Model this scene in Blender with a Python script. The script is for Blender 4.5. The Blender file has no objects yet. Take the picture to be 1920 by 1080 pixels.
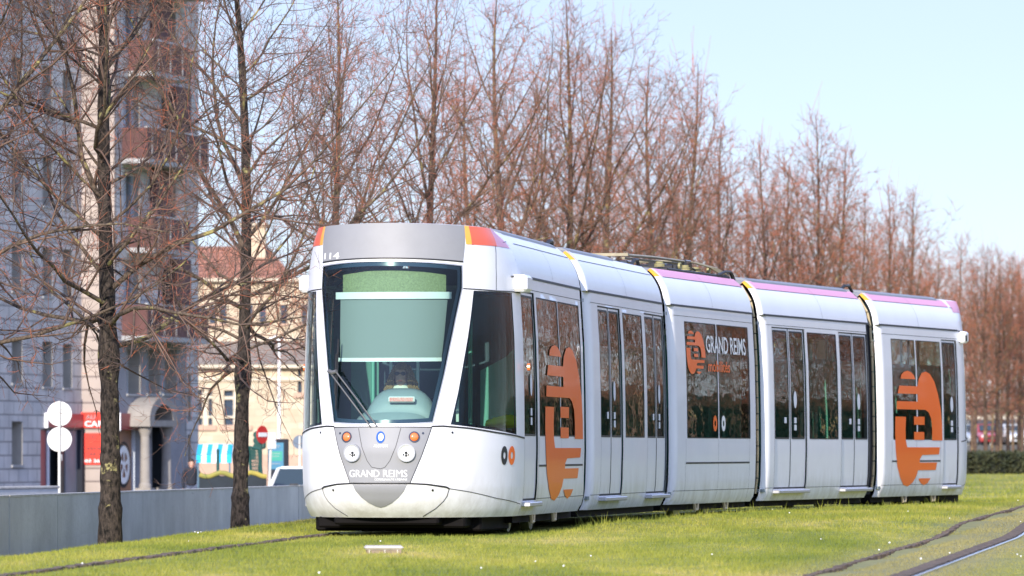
import bpy, bmesh, math, random
import numpy as np
from mathutils import Vector, Matrix
R = math.radians
sc = bpy.context.scene
COL = sc.collection

# ---------------------------------------------------------------- camera, sky, sun, exposure
F, CX, HY, EYE = 10667.0, 960.0, 842.0, 0.91        # 200 mm lens, eye height 0.91 m
cam = bpy.data.objects.new('camera', bpy.data.cameras.new('camera'))
COL.objects.link(cam)
cam.location = (0, 0, EYE)
cam.rotation_euler = (R(90), 0, 0)
cam.data.lens = 200
cam.data.sensor_width = 36
cam.data.shift_y = (HY - 540) / 1920
cam.data.clip_start = 1
cam.data.clip_end = 6000
cam.data.dof.use_dof = True
cam.data.dof.focus_distance = 63
cam.data.dof.aperture_fstop = 5.0
sc.camera = cam

SUN_EL, SUN_AZ = 21.0, 13.0        # shadows fall back and 13 degrees to the right
w = bpy.data.worlds.new('World')
sc.world = w
w.use_nodes = True
nt = w.node_tree
sky = nt.nodes.new('ShaderNodeTexSky')
sky.sky_type = 'NISHITA'
sky.sun_disc = False
sky.sun_elevation = R(SUN_EL)
sky.sun_rotation = R(180 + SUN_AZ)
sky.air_density = 1.0
sky.altitude = 2500
sky.dust_density = 0.0
sky.ozone_density = 5.0
# added gain: sky dimmed near the horizon, brightened higher up for more fill light
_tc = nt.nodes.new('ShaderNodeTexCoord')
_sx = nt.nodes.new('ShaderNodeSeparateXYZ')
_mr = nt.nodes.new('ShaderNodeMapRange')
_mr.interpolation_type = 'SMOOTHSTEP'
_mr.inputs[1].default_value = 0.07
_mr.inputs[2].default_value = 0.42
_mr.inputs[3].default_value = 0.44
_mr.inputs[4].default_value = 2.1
_mm = nt.nodes.new('ShaderNodeMixRGB')
_mm.blend_type = 'MULTIPLY'
_mm.inputs[0].default_value = 1
_m2 = nt.nodes.new('ShaderNodeMixRGB')
_m2.blend_type = 'MULTIPLY'
_m2.inputs[0].default_value = 1
_m2.inputs[2].default_value = (0.97, 0.915, 0.965, 1)
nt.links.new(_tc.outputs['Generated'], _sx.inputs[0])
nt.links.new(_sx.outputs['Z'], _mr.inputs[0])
_hs = nt.nodes.new('ShaderNodeHueSaturation')
_hs.inputs['Saturation'].default_value = 0.66
nt.links.new(sky.outputs[0], _hs.inputs['Color'])
nt.links.new(_hs.outputs[0], _mm.inputs[1])
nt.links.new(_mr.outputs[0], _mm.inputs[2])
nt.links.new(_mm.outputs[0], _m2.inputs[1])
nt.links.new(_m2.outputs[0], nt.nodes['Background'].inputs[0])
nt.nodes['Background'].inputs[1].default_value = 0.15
sl = bpy.data.lights.new('sun', 'SUN')
sl.energy = 3.0
sl.angle = R(0.5)
sl.color = (1.0, 0.91, 0.78)
sun = bpy.data.objects.new('sun', sl)
COL.objects.link(sun)
az, el = R(SUN_AZ), R(SUN_EL)
sdir = Vector((math.sin(az) * math.cos(el), math.cos(az) * math.cos(el), -math.sin(el)))
sun.rotation_euler = sdir.to_track_quat('-Z', 'Y').to_euler()
sc.view_settings.view_transform = 'Standard'
sc.view_settings.look = 'None'
sc.view_settings.exposure = 0.97
sc.view_settings.gamma = 1

# ---------------------------------------------------------------- materials
def mat(name, col, rough=0.6, metal=0.0, coat=0.0, noise=None, bump=None, spec=0.5, emit=None):
    """noise=(scale, amount, second colour or None); bump=(scale, strength)"""
    m = bpy.data.materials.new(name)
    m.use_nodes = True
    n, l = m.node_tree.nodes, m.node_tree.links
    b = n['Principled BSDF']
    b.inputs['Base Color'].default_value = (*col, 1)
    b.inputs['Roughness'].default_value = rough
    b.inputs['Metallic'].default_value = metal
    b.inputs['Coat Weight'].default_value = coat
    b.inputs['Coat Roughness'].default_value = 0.03
    b.inputs['Specular IOR Level'].default_value = spec
    tc = n.new('ShaderNodeTexCoord')
    if noise:
        tx = n.new('ShaderNodeTexNoise')
        tx.inputs['Scale'].default_value = noise[0]
        tx.inputs['Detail'].default_value = 6
        tx.inputs['Roughness'].default_value = 0.65
        l.new(tc.outputs['Object'], tx.inputs['Vector'])
        rp = n.new('ShaderNodeValToRGB')
        rp.color_ramp.elements[0].position = 0.35
        rp.color_ramp.elements[1].position = 0.65
        c2 = noise[2] if len(noise) > 2 and noise[2] else tuple(c * (1 - noise[1]) for c in col)
        rp.color_ramp.elements[0].color = (*c2, 1)
        rp.color_ramp.elements[1].color = (*col, 1)
        l.new(tx.outputs['Fac'], rp.inputs['Fac'])
        l.new(rp.outputs['Color'], b.inputs['Base Color'])
    if bump:
        t2 = n.new('ShaderNodeTexNoise')
        t2.inputs['Scale'].default_value = bump[0]
        t2.inputs['Detail'].default_value = 5
        l.new(tc.outputs['Object'], t2.inputs['Vector'])
        bp = n.new('ShaderNodeBump')
        bp.inputs['Strength'].default_value = bump[1]
        bp.inputs['Distance'].default_value = 0.02
        l.new(t2.outputs['Fac'], bp.inputs['Height'])
        l.new(bp.outputs['Normal'], b.inputs['Normal'])
    if emit:
        b.inputs['Emission Color'].default_value = (*emit[0], 1)
        b.inputs['Emission Strength'].default_value = emit[1]
    return m

def glass_mat(name, tint, ior=1.6, wav=0.0, gl=0.95):
    m = bpy.data.materials.new(name)
    m.use_nodes = True
    n, l = m.node_tree.nodes, m.node_tree.links
    n.remove(n['Principled BSDF'])
    out = n['Material Output']
    tr = n.new('ShaderNodeBsdfTransparent')
    tr.inputs[0].default_value = (*tint, 1)
    g = n.new('ShaderNodeBsdfGlossy')
    g.inputs['Color'].default_value = (gl, gl, gl, 1)
    g.inputs['Roughness'].default_value = 0.012
    fr = n.new('ShaderNodeFresnel')
    fr.inputs['IOR'].default_value = ior
    mx = n.new('ShaderNodeMixShader')
    l.new(fr.outputs[0], mx.inputs[0])
    l.new(tr.outputs[0], mx.inputs[1])
    l.new(g.outputs[0], mx.inputs[2])
    l.new(mx.outputs[0], out.inputs['Surface'])
    if wav:
        tc = n.new('ShaderNodeTexCoord')
        mp = n.new('ShaderNodeMapping')
        mp.inputs['Scale'].default_value = (1, 1, 3)
        tx = n.new('ShaderNodeTexNoise')
        tx.inputs['Scale'].default_value = 2.2
        tx.inputs['Detail'].default_value = 1.5
        bp = n.new('ShaderNodeBump')
        bp.inputs['Strength'].default_value = wav
        bp.inputs['Distance'].default_value = 0.01
        l.new(tc.outputs['Object'], mp.inputs[0])
        l.new(mp.outputs[0], tx.inputs['Vector'])
        l.new(tx.outputs['Fac'], bp.inputs['Height'])
        l.new(bp.outputs['Normal'], g.inputs['Normal'])
    return m

def brick_mat(name, c1, c2, mortar, bw, bh, ms=0.02, rough=0.85, noise=0.25, plane='xz'):
    """coursed stone or brick laid in the object's own x,z plane"""
    m = bpy.data.materials.new(name)
    m.use_nodes = True
    n, l = m.node_tree.nodes, m.node_tree.links
    b = n['Principled BSDF']
    b.inputs['Roughness'].default_value = rough
    tc = n.new('ShaderNodeTexCoord')
    sp = n.new('ShaderNodeSeparateXYZ')
    cb = n.new('ShaderNodeCombineXYZ')
    l.new(tc.outputs['Object'], sp.inputs[0])
    l.new(sp.outputs['X'], cb.inputs['X'])
    l.new(sp.outputs['Z'], cb.inputs['Y'])
    br = n.new('ShaderNodeTexBrick')
    br.inputs['Scale'].default_value = 1
    br.inputs['Brick Width'].default_value = bw
    br.inputs['Row Height'].default_value = bh
    br.inputs['Mortar Size'].default_value = ms
    br.inputs['Mortar Smooth'].default_value = 0.3
    br.inputs['Color1'].default_value = (*c1, 1)
    br.inputs['Color2'].default_value = (*c2, 1)
    br.inputs['Mortar'].default_value = (*mortar, 1)
    l.new(cb.outputs[0], br.inputs['Vector'])
    tx = n.new('ShaderNodeTexNoise')
    tx.inputs['Scale'].default_value = 0.9
    tx.inputs['Detail'].default_value = 8
    l.new(tc.outputs['Object'], tx.inputs['Vector'])
    mr = n.new('ShaderNodeMapRange')
    mr.inputs[1].default_value = 0.3
    mr.inputs[2].default_value = 0.7
    mr.inputs[3].default_value = 1 - noise
    mr.inputs[4].default_value = 1.05
    l.new(tx.outputs['Fac'], mr.inputs[0])
    mu = n.new('ShaderNodeMixRGB')
    mu.blend_type = 'MULTIPLY'
    mu.inputs[0].default_value = 1
    l.new(br.outputs['Color'], mu.inputs[1])
    l.new(mr.outputs[0], mu.inputs[2])
    l.new(mu.outputs[0], b.inputs['Base Color'])
    bp = n.new('ShaderNodeBump')
    bp.inputs['Strength'].default_value = 0.5
    bp.inputs['Distance'].default_value = 0.02
    bp.invert = True
    l.new(br.outputs['Fac'], bp.inputs['Height'])
    l.new(bp.outputs['Normal'], b.inputs['Normal'])
    return m

M = {}
M['white'] = mat('tram_white_paint', (0.86, 0.85, 0.88), 0.35, coat=0.25, spec=0.35, noise=(1.3, 0.05))
def streaks(m, zlo, zhi, dirt, amount, scale):
    """dirt with vertical streaks that gathers low on a surface or runs down it"""
    n, l = m.node_tree.nodes, m.node_tree.links
    b = n['Principled BSDF']
    src = b.inputs['Base Color'].links[0].from_socket
    ge = n.new('ShaderNodeNewGeometry')
    sp = n.new('ShaderNodeSeparateXYZ'); l.new(ge.outputs['Position'], sp.inputs[0])
    mr = n.new('ShaderNodeMapRange'); mr.inputs[1].default_value = zhi; mr.inputs[2].default_value = zlo
    mr.inputs[3].default_value = 0; mr.inputs[4].default_value = 1; l.new(sp.outputs['Z'], mr.inputs[0])
    mp = n.new('ShaderNodeMapping'); mp.inputs['Scale'].default_value = scale; l.new(ge.outputs['Position'], mp.inputs[0])
    tx = n.new('ShaderNodeTexNoise'); tx.inputs['Scale'].default_value = 1; tx.inputs['Detail'].default_value = 7; tx.inputs['Roughness'].default_value = .7
    l.new(mp.outputs[0], tx.inputs['Vector'])
    m2 = n.new('ShaderNodeMapRange'); m2.inputs[1].default_value = .4; m2.inputs[2].default_value = .7; m2.inputs[3].default_value = 0; m2.inputs[4].default_value = amount
    l.new(tx.outputs['Fac'], m2.inputs[0])
    mu = n.new('ShaderNodeMath'); mu.operation = 'MULTIPLY'; l.new(mr.outputs[0], mu.inputs[0]); l.new(m2.outputs[0], mu.inputs[1])
    mx = n.new('ShaderNodeMixRGB'); mx.inputs[2].default_value = (*dirt, 1)
    l.new(mu.outputs[0], mx.inputs[0]); l.new(src, mx.inputs[1]); l.new(mx.outputs[0], b.inputs['Base Color'])
streaks(M['white'], .2, .75, (0.36, 0.32, 0.26), .55, (5, 5, 2.2))
M['grey'] = mat('tram_grey_paint', (0.27, 0.27, 0.285), 0.55, coat=0.05, noise=(5, 0.06))
M['roofgrey'] = mat('roof_cover_grey', (0.24, 0.25, 0.27), 0.5, noise=(2, 0.2))
M['pink'] = mat('pink_paint', (0.80, 0.36, 0.52), 0.5, spec=.2)
M['red'] = mat('red_paint', (0.85, 0.13, 0.06), 0.4, coat=0.1)
M['yellow'] = mat('yellow_paint', (0.95, 0.42, 0.03), 0.3, coat=0.8)
M['orange'] = mat('orange_film', (0.95, 0.15, 0.006), 0.4, coat=0.25, spec=0.3)
M['gold'] = mat('gold_film', (0.80, 0.36, 0.03), 0.4, coat=0.25, spec=.3)
M['black'] = mat('black_rubber', (0.012, 0.012, 0.014), 0.55)
M['frit'] = mat('dark_blue_glass_border', (0.012, 0.03, 0.055), 0.12, coat=0.5)
M['line'] = mat('panel_gap', (0.03, 0.03, 0.035), 0.7)
M['under'] = mat('underframe_black', (0.006, 0.005, 0.005), 0.7, spec=.1)
M['bellows'] = mat('bellows_rubber', (0.035, 0.035, 0.04), 0.7)
M['steel'] = mat('steel', (0.45, 0.46, 0.47), 0.35, metal=1.0)
M['alu'] = mat('aluminium', (0.5, 0.5, 0.52), 0.4, metal=0.6)
M['rub_beige'] = mat('seal_beige', (0.50, 0.40, 0.24), 0.6)
M['glass'] = glass_mat('side_glass', (0.58, 0.72, 0.66), 1.65, 0.14)
M['cabglass'] = glass_mat('cab_side_glass', (0.72, 0.84, 0.79), 1.5, 0.1)
M['wind'] = glass_mat('windscreen_glass', (0.70, 0.86, 0.83), 1.45, 0.0)
M['blind'] = mat('blind_fabric', (0.25, 0.275, 0.265), 1.0, spec=0.0)
M['whiteplain'] = mat('white_plain', (0.82, 0.82, 0.80), 0.5)
M['mesh'] = mat('display_mesh', (0.30, 0.34, 0.16), 0.7, noise=(60, 0.4))
M['dash'] = mat('dashboard_grey', (0.27, 0.33, 0.34), 0.5, noise=(4, 0.1))
M['seatgreen'] = mat('seat_green', (0.10, 0.28, 0.22), 0.7)
M['interior'] = mat('interior_panel', (0.20, 0.24, 0.24), 0.7)
M['pole'] = mat('pole_green', (0.12, 0.42, 0.33), 0.4)
M['lamp_orange'] = mat('lamp_orange', (0.85, 0.20, 0.05), 0.2, coat=1)
M['lamp_clear'] = mat('lamp_reflector', (0.93, 0.93, 0.91), 0.3, metal=0.1)
M['darkchrome'] = mat('dark_chrome', (0.12, 0.12, 0.13), 0.2, metal=0.9)
M['lens'] = glass_mat('lamp_lens', (0.97, 0.97, 0.97), 1.2)
M['logoblue'] = mat('logo_blue', (0.04, 0.12, 0.42), 0.7, spec=.1)
M['letter'] = mat('white_lettering', (0.85, 0.85, 0.85), 0.4)
M['panto'] = mat('pantograph_paint', (0.36, 0.31, 0.20), 0.5, noise=(6, 0.3))
M['insul'] = mat('insulator_yellow', (0.30, 0.27, 0.12), 0.5)
M['sticker'] = mat('door_sticker', (0.70, 0.72, 0.78), 0.4)
M['skin'] = mat('skin', (0.58, 0.33, 0.24), 0.5)
M['lips'] = mat('lips', (0.45, 0.12, 0.10), 0.4)
M['hairblond'] = mat('hair_blond', (0.38, 0.23, 0.09), 0.7, noise=(60, 0.6), bump=(70, 1.0))
M['hairdark'] = mat('hair_dark', (0.02, 0.015, 0.012), 0.7)
M['scarf'] = mat('scarf_cream', (0.75, 0.73, 0.62), 0.9)
M['navy'] = mat('cloth_navy', (0.018, 0.022, 0.035), 0.85, noise=(30, 0.3))
M['jeans'] = mat('trousers_grey', (0.33, 0.36, 0.42), 0.9, noise=(30, 0.2))
M['hiviz'] = mat('hi_vis_yellow', (0.62, 0.95, 0.02), 0.7, bump=(20, 0.6))
M['concrete'] = mat('concrete', (0.60, 0.61, 0.61), 0.85, noise=(0.8, 0.25), bump=(14, 0.5))
streaks(M['concrete'], -3, .42, (0.26, 0.27, 0.26), .8, (4, 4, .55))
M['concrete_top'] = mat('concrete_worn_top', (0.58, 0.56, 0.52), 0.9, noise=(5, 0.3), bump=(20, 0.6))
M['soil'] = mat('soil', (0.17, 0.12, 0.085), 0.95, noise=(14, 0.5), bump=(30, 1.0))
M['kerb'] = mat('kerb_stone', (0.20, 0.19, 0.16), 0.9, noise=(7, 0.3), bump=(25, 0.5))

# ---------------------------------------------------------------- mesh helpers
def link_mesh(name, verts, faces, mats, parent=None, origin=(0, 0, 0), smooth=False, midx=None, normals=None):
    me = bpy.data.meshes.new(name)
    o = Vector(origin)
    me.from_pydata([(v[0] - o[0], v[1] - o[1], v[2] - o[2]) for v in verts], [], faces)
    if not isinstance(mats, (list, tuple)):
        mats = [mats]
    for m in mats:
        me.materials.append(m)
    if midx is not None:
        me.polygons.foreach_set('material_index', midx)
    if smooth:
        me.polygons.foreach_set('use_smooth', [True] * len(me.polygons))
    me.update()
    if normals is not None:
        me.normals_split_custom_set_from_vertices(normals)
    ob = bpy.data.objects.new(name, me)
    COL.objects.link(ob)
    if parent:
        ob.parent = parent
    else:
        ob.location = o
    return ob

def tag(o, label=None, cat=None, group=None, kind=None):
    if label: o['label'] = label
    if cat: o['category'] = cat
    if group: o['group'] = group
    if kind: o['kind'] = kind
    return o

def empty(name, loc, label, cat, group=None, rz=0.0):
    o = bpy.data.objects.new(name, None)
    COL.objects.link(o)
    o.location = loc
    o.rotation_euler = (0, 0, rz)
    return tag(o, label, cat, group)

class MB:
    def __init__(s):
        s.v, s.f, s.m = [], [], []
        s.fr = (Vector((0, 0, 0)), Vector((1, 0, 0)), Vector((0, 1, 0)))
        s.mi = 0
    def frame(s, o, x, y):
        s.fr = (Vector(o), Vector(x).normalized(), Vector(y).normalized())
        return s
    def p(s, a):
        o, x, y = s.fr
        return o + x * a[0] + y * a[1] + Vector((0, 0, a[2]))
    def add(s, vs, fs):
        k = len(s.v)
        s.v += [s.p(v) for v in vs]
        s.f += [tuple(i + k for i in f) for f in fs]
        s.m += [s.mi] * len(fs)
    def box(s, x0, x1, y0, y1, z0, z1, bev=0.0):
        if bev <= 0:
            vs = [(x, y, z) for z in (z0, z1) for x, y in ((x0, y0), (x1, y0), (x1, y1), (x0, y1))]
            s.add(vs, [(0, 3, 2, 1), (4, 5, 6, 7), (0, 1, 5, 4), (1, 2, 6, 5), (2, 3, 7, 6), (3, 0, 4, 7)])
            return
        b = min(bev, (x1 - x0) / 2.01, (y1 - y0) / 2.01, (z1 - z0) / 2.01)
        vs, fs = [], []
        for z, i in ((z0, b), (z0 + b, 0), (z1 - b, 0), (z1, b)):
            c = b if i == 0 else b * 0.4
            a0, a1, b0, b1 = x0 + (i if i else 0), x1 - (i if i else 0), y0 + (i if i else 0), y1 - (i if i else 0)
            vs += [(a0 + c, b0, z), (a1 - c, b0, z), (a1, b0 + c, z), (a1, b1 - c, z),
                   (a1 - c, b1, z), (a0 + c, b1, z), (a0, b1 - c, z), (a0, b0 + c, z)]
        fs.append(tuple(range(7, -1, -1)))
        for k in range(3):
            for j in range(8):
                a, c = k * 8 + j, k * 8 + (j + 1) % 8
                fs.append((a, c, c + 8, a + 8))
        fs.append(tuple(range(24, 32)))
        s.add(vs, fs)
    def tube(s, pts, rad, n=8, caps=True):
        pts = [Vector(q) for q in pts]
        if not isinstance(rad, (list, tuple)):
            rad = [rad] * len(pts)
        vs, fs = [], []
        up = None
        for i, q in enumerate(pts):
            d = (pts[min(i + 1, len(pts) - 1)] - pts[max(i - 1, 0)]).normalized()
            if up is None:
                up = Vector((0, 0, 1)) if abs(d.z) < 0.9 else Vector((1, 0, 0))
            a = d.cross(up).normalized()
            b = a.cross(d).normalized()
            up = b
            for k in range(n):
                t = 2 * math.pi * k / n
                vs.append(q + (a * math.cos(t) + b * math.sin(t)) * rad[i])
        for i in range(len(pts) - 1):
            for k in range(n):
                a, b = i * n + k, i * n + (k + 1) % n
                fs.append((a, a + n, b + n, b))
        if caps:
            fs.append(tuple(range(n)))
            fs.append(tuple(range(len(pts) * n - 1, (len(pts) - 1) * n - 1, -1)))
        s.add([tuple(v) for v in vs], fs)
    def disc(s, c, nrm, r, th, n=28, inner=0.0):
        """a round plate of thickness th, facing nrm, optionally a ring"""
        c, nrm = Vector(c), Vector(nrm).normalized()
        up = Vector((0, 0, 1)) if abs(nrm.z) < 0.9 else Vector((1, 0, 0))
        a = nrm.cross(up).normalized()
        b = a.cross(nrm)
        vs, fs = [], []
        rings = [(inner, 0), (r, 0), (r, th), (inner, th)]
        for rr, t in rings:
            for k in range(n):
                an = 2 * math.pi * k / n
                vs.append(tuple(c + nrm * t + (a * math.cos(an) + b * math.sin(an)) * max(rr, 1e-4)))
        m = 4 if inner > 0 else 3
        for i in range(m):
            for k in range(n):
                p_, q_ = i * n + k, i * n + (k + 1) % n
                i2 = (i + 1) % 4
                fs.append((p_, q_, i2 * n + (k + 1) % n, i2 * n + k))
        s.add(vs, fs)
    def prism(s, poly, h0, h1, axis='y'):
        """poly in (x,z) extruded along y, or (x,y) extruded along z"""
        n = len(poly)
        if axis == 'y':
            vs = [(a, h0, b) for a, b in poly] + [(a, h1, b) for a, b in poly]
        elif axis == 'x':
            vs = [(h0, a, b) for a, b in poly] + [(h1, a, b) for a, b in poly]
        else:
            vs = [(a, b, h0) for a, b in poly] + [(a, b, h1) for a, b in poly]
        fs = [tuple(range(n)), tuple(range(2 * n - 1, n - 1, -1))]
        fs += [(i, i + n, (i + 1) % n + n, (i + 1) % n) for i in range(n)]
        s.add(vs, fs)
    def loft(s, rings, closed=True, caps=True):
        n = len(rings[0])
        vs = [v for r in rings for v in r]
        fs = []
        for i in range(len(rings) - 1):
            for k in range(n if closed else n - 1):
                a, b = i * n + k, i * n + (k + 1) % n
                fs.append((a, b, b + n, a + n))
        if caps and closed:
            fs.append(tuple(range(n - 1, -1, -1)))
            fs.append(tuple(range((len(rings) - 1) * n, len(rings) * n)))
        s.add(vs, fs)
    def build(s, name, mats, parent=None, origin=(0, 0, 0), smooth=False, fixn=True):
        ob = link_mesh(name, s.v, s.f, mats, parent, origin, smooth, s.m)
        if fixn:
            bm = bmesh.new()
            bm.from_mesh(ob.data)
            bmesh.ops.recalc_face_normals(bm, faces=bm.faces)
            bm.to_mesh(ob.data)
            bm.free()
        return ob

def flat_polys(polys):
    """2D outlines (even-odd holes) -> (verts2d, faces)"""
    cu = bpy.data.curves.new('tmp', 'CURVE')
    cu.dimensions = '2D'
    cu.fill_mode = 'BOTH'
    for pl in polys:
        sp = cu.splines.new('POLY')
        sp.points.add(len(pl) - 1)
        for i, q in enumerate(pl):
            sp.points[i].co = (q[0], q[1], 0, 1)
        sp.use_cyclic_u = True
    return _curve_mesh(cu)

def _curve_mesh(cu):
    ob = bpy.data.objects.new('tmp', cu)
    COL.objects.link(ob)
    dg = bpy.context.evaluated_depsgraph_get()
    me = bpy.data.meshes.new_from_object(ob.evaluated_get(dg))
    vs = [(v.co.x, v.co.y) for v in me.vertices]
    fs = [tuple(p.vertices) for p in me.polygons]
    bpy.data.objects.remove(ob)
    bpy.data.curves.remove(cu)
    bpy.data.meshes.remove(me)
    return vs, fs

def flat_text(txt, bold=0.0):
    cu = bpy.data.curves.new('tmp', 'FONT')
    cu.body = txt
    cu.size = 1
    cu.offset = bold
    cu.resolution_u = 3
    vs, fs = _curve_mesh(cu)
    x = [v[0] for v in vs]; y = [v[1] for v in vs]
    x0, x1, y0, y1 = min(x), max(x), min(y), max(y)
    return [((a - x0) / (x1 - x0), (b - y0) / (y1 - y0)) for a, b in vs], fs   # unit box

def wrap(name, vs, fs, fmap, off, mats, parent, origin, su=0.1, sz=0.1, dissolve=True):
    """cut a flat shape into cells and bend it onto the surface fmap(u,z)->point; off = distance off the surface"""
    bm = bmesh.new()
    bv = [bm.verts.new((a, b, 0)) for a, b in vs]
    for f in fs:
        try:
            bm.faces.new([bv[i] for i in f])
        except ValueError:
            pass
    bmesh.ops.remove_doubles(bm, verts=bm.verts, dist=1e-5)
    if dissolve:
        bmesh.ops.dissolve_limit(bm, angle_limit=0.001, verts=bm.verts, edges=bm.edges, delimit=set())
    us = [v.co.x for v in bm.verts]; zs = [v.co.y for v in bm.verts]
    for lo, hi, st, ax in ((min(us), max(us), su, 0), (min(zs), max(zs), sz, 1)):
        k = math.floor(lo / st) + 1
        while k * st < hi - 1e-6:
            co = (k * st, 0, 0) if ax == 0 else (0, k * st, 0)
            no = (1, 0, 0) if ax == 0 else (0, 1, 0)
            bmesh.ops.bisect_plane(bm, geom=bm.verts[:] + bm.edges[:] + bm.faces[:], dist=1e-6, plane_co=co, plane_no=no)
            k += 1
    pts, nrm = [], []
    e = 1e-3
    for v in bm.verts:
        u, z = v.co.x, v.co.y
        p0 = fmap(u, z)
        du = fmap(u + e, z) - fmap(u - e, z)
        dz = fmap(u, z + e) - fmap(u, z - e)
        nn = du.cross(dz)
        nn = nn.normalized() if nn.length > 1e-12 else Vector((0, 0, 1))
        pts.append(p0 + nn * off)
        nrm.append(nn)
    for v, q in zip(bm.verts, pts):
        v.co = q
    bm.verts.index_update()
    faces = []
    for f in bm.faces:
        ids = [v.index for v in f.verts]
        f.normal_update()
        ref = sum((nrm[i] for i in ids), Vector())
        if f.normal.dot(ref) < 0:
            ids.reverse()
        faces.append(tuple(ids))
    bm.free()
    return link_mesh(name, pts, faces, mats, parent, origin, True, None, [tuple(n) for n in nrm])

def rect(u0, u1, z0, z1, r=0.0):
    if r <= 0:
        return [(u0, z0), (u1, z0), (u1, z1), (u0, z1)]
    out = []
    for cx_, cz_, a0 in ((u1 - r, z0 + r, -90), (u1 - r, z1 - r, 0), (u0 + r, z1 - r, 90), (u0 + r, z0 + r, 180)):
        for k in range(4):
            a = R(a0 + 30 * k)
            out.append((cx_ + r * math.cos(a), cz_ + r * math.sin(a)))
    return out

def inset(poly, d):
    """move every edge of a polygon inwards (counter-clockwise outlines)"""
    n = len(poly)
    area = sum(poly[i][0] * poly[(i + 1) % n][1] - poly[(i + 1) % n][0] * poly[i][1] for i in range(n))
    s = 1 if area > 0 else -1
    out = []
    for i in range(n):
        a, b, c = Vector(poly[i - 1]), Vector(poly[i]), Vector(poly[(i + 1) % n])
        e1, e2 = (b - a), (c - b)
        if e1.length < 1e-9 or e2.length < 1e-9:
            out.append(tuple(b)); continue
        e1.normalize(); e2.normalize()
        n1, n2 = Vector((-e1.y, e1.x)) * s, Vector((-e2.y, e2.x)) * s
        m = n1 + n2
        k = m.length_squared
        m = m * (2 / k) if k > 0.3 else n1
        out.append((b.x + m.x * d, b.y + m.y * d))
    return out

def at(px, py, Y):
    return Vector(((px - CX) / F * Y, Y, EYE + (HY - py) / F * Y))
# ---------------------------------------------------------------- the ground
TRK = [(20, -3.9), (36, -3.15), (42, -2.70), (50, -2.02), (58, -1.36), (60.9, -1.01), (65.7, -0.33), (66.2, -0.26), (72.1, 0.77),
       (72.6, 0.88), (77.6, 2.18), (78.1, 2.32), (83.9, 4.15), (84.3, 4.3), (88.6, 5.78), (100, 10.0), (130, 22.5), (200, 55.0), (420, 160.0)]
TY = np.array([t[0] for t in TRK]); TX = np.array([t[1] for t in TRK])
def sstep(x):
    x = np.clip(x, 0, 1)
    return x * x * (3 - 2 * x)
def wall_x(Y):
    return -5.73 + (np.asarray(Y, float) - 63.7) * 0.0675
def lawn_z(X, Y):
    X = np.asarray(X, float); Y = np.asarray(Y, float)
    dw = X - wall_x(Y)
    z = -0.33 * (1 - sstep((dw - 0.7) / 2.0)) * (1 - sstep((Y - 100) / 60))
    dr = X - np.interp(Y, TY, TX)
    z += 0.085 * sstep((dr - 1.15) / 0.6) * sstep((Y - 57) / 8)
    z += 0.012 * np.sin(X * 1.7 + Y * 0.31) * np.sin(Y * 0.47 + 1.0 + X * 0.4) * sstep((np.abs(dr) - 0.9) / 0.6) * (1 - np.exp(-((X - 2.5 - (Y - 41) * 0.1285) / 1.1) ** 4))
    # rut beside the second track
    rx = 2.15 + (Y - 41) * 0.1274
    z -= 0.03 * np.exp(-((X - rx - 0.1) / 0.12) ** 2) * (Y < 90)
    return z
def lz(x, y):
    return float(lawn_z(x, y))

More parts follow.
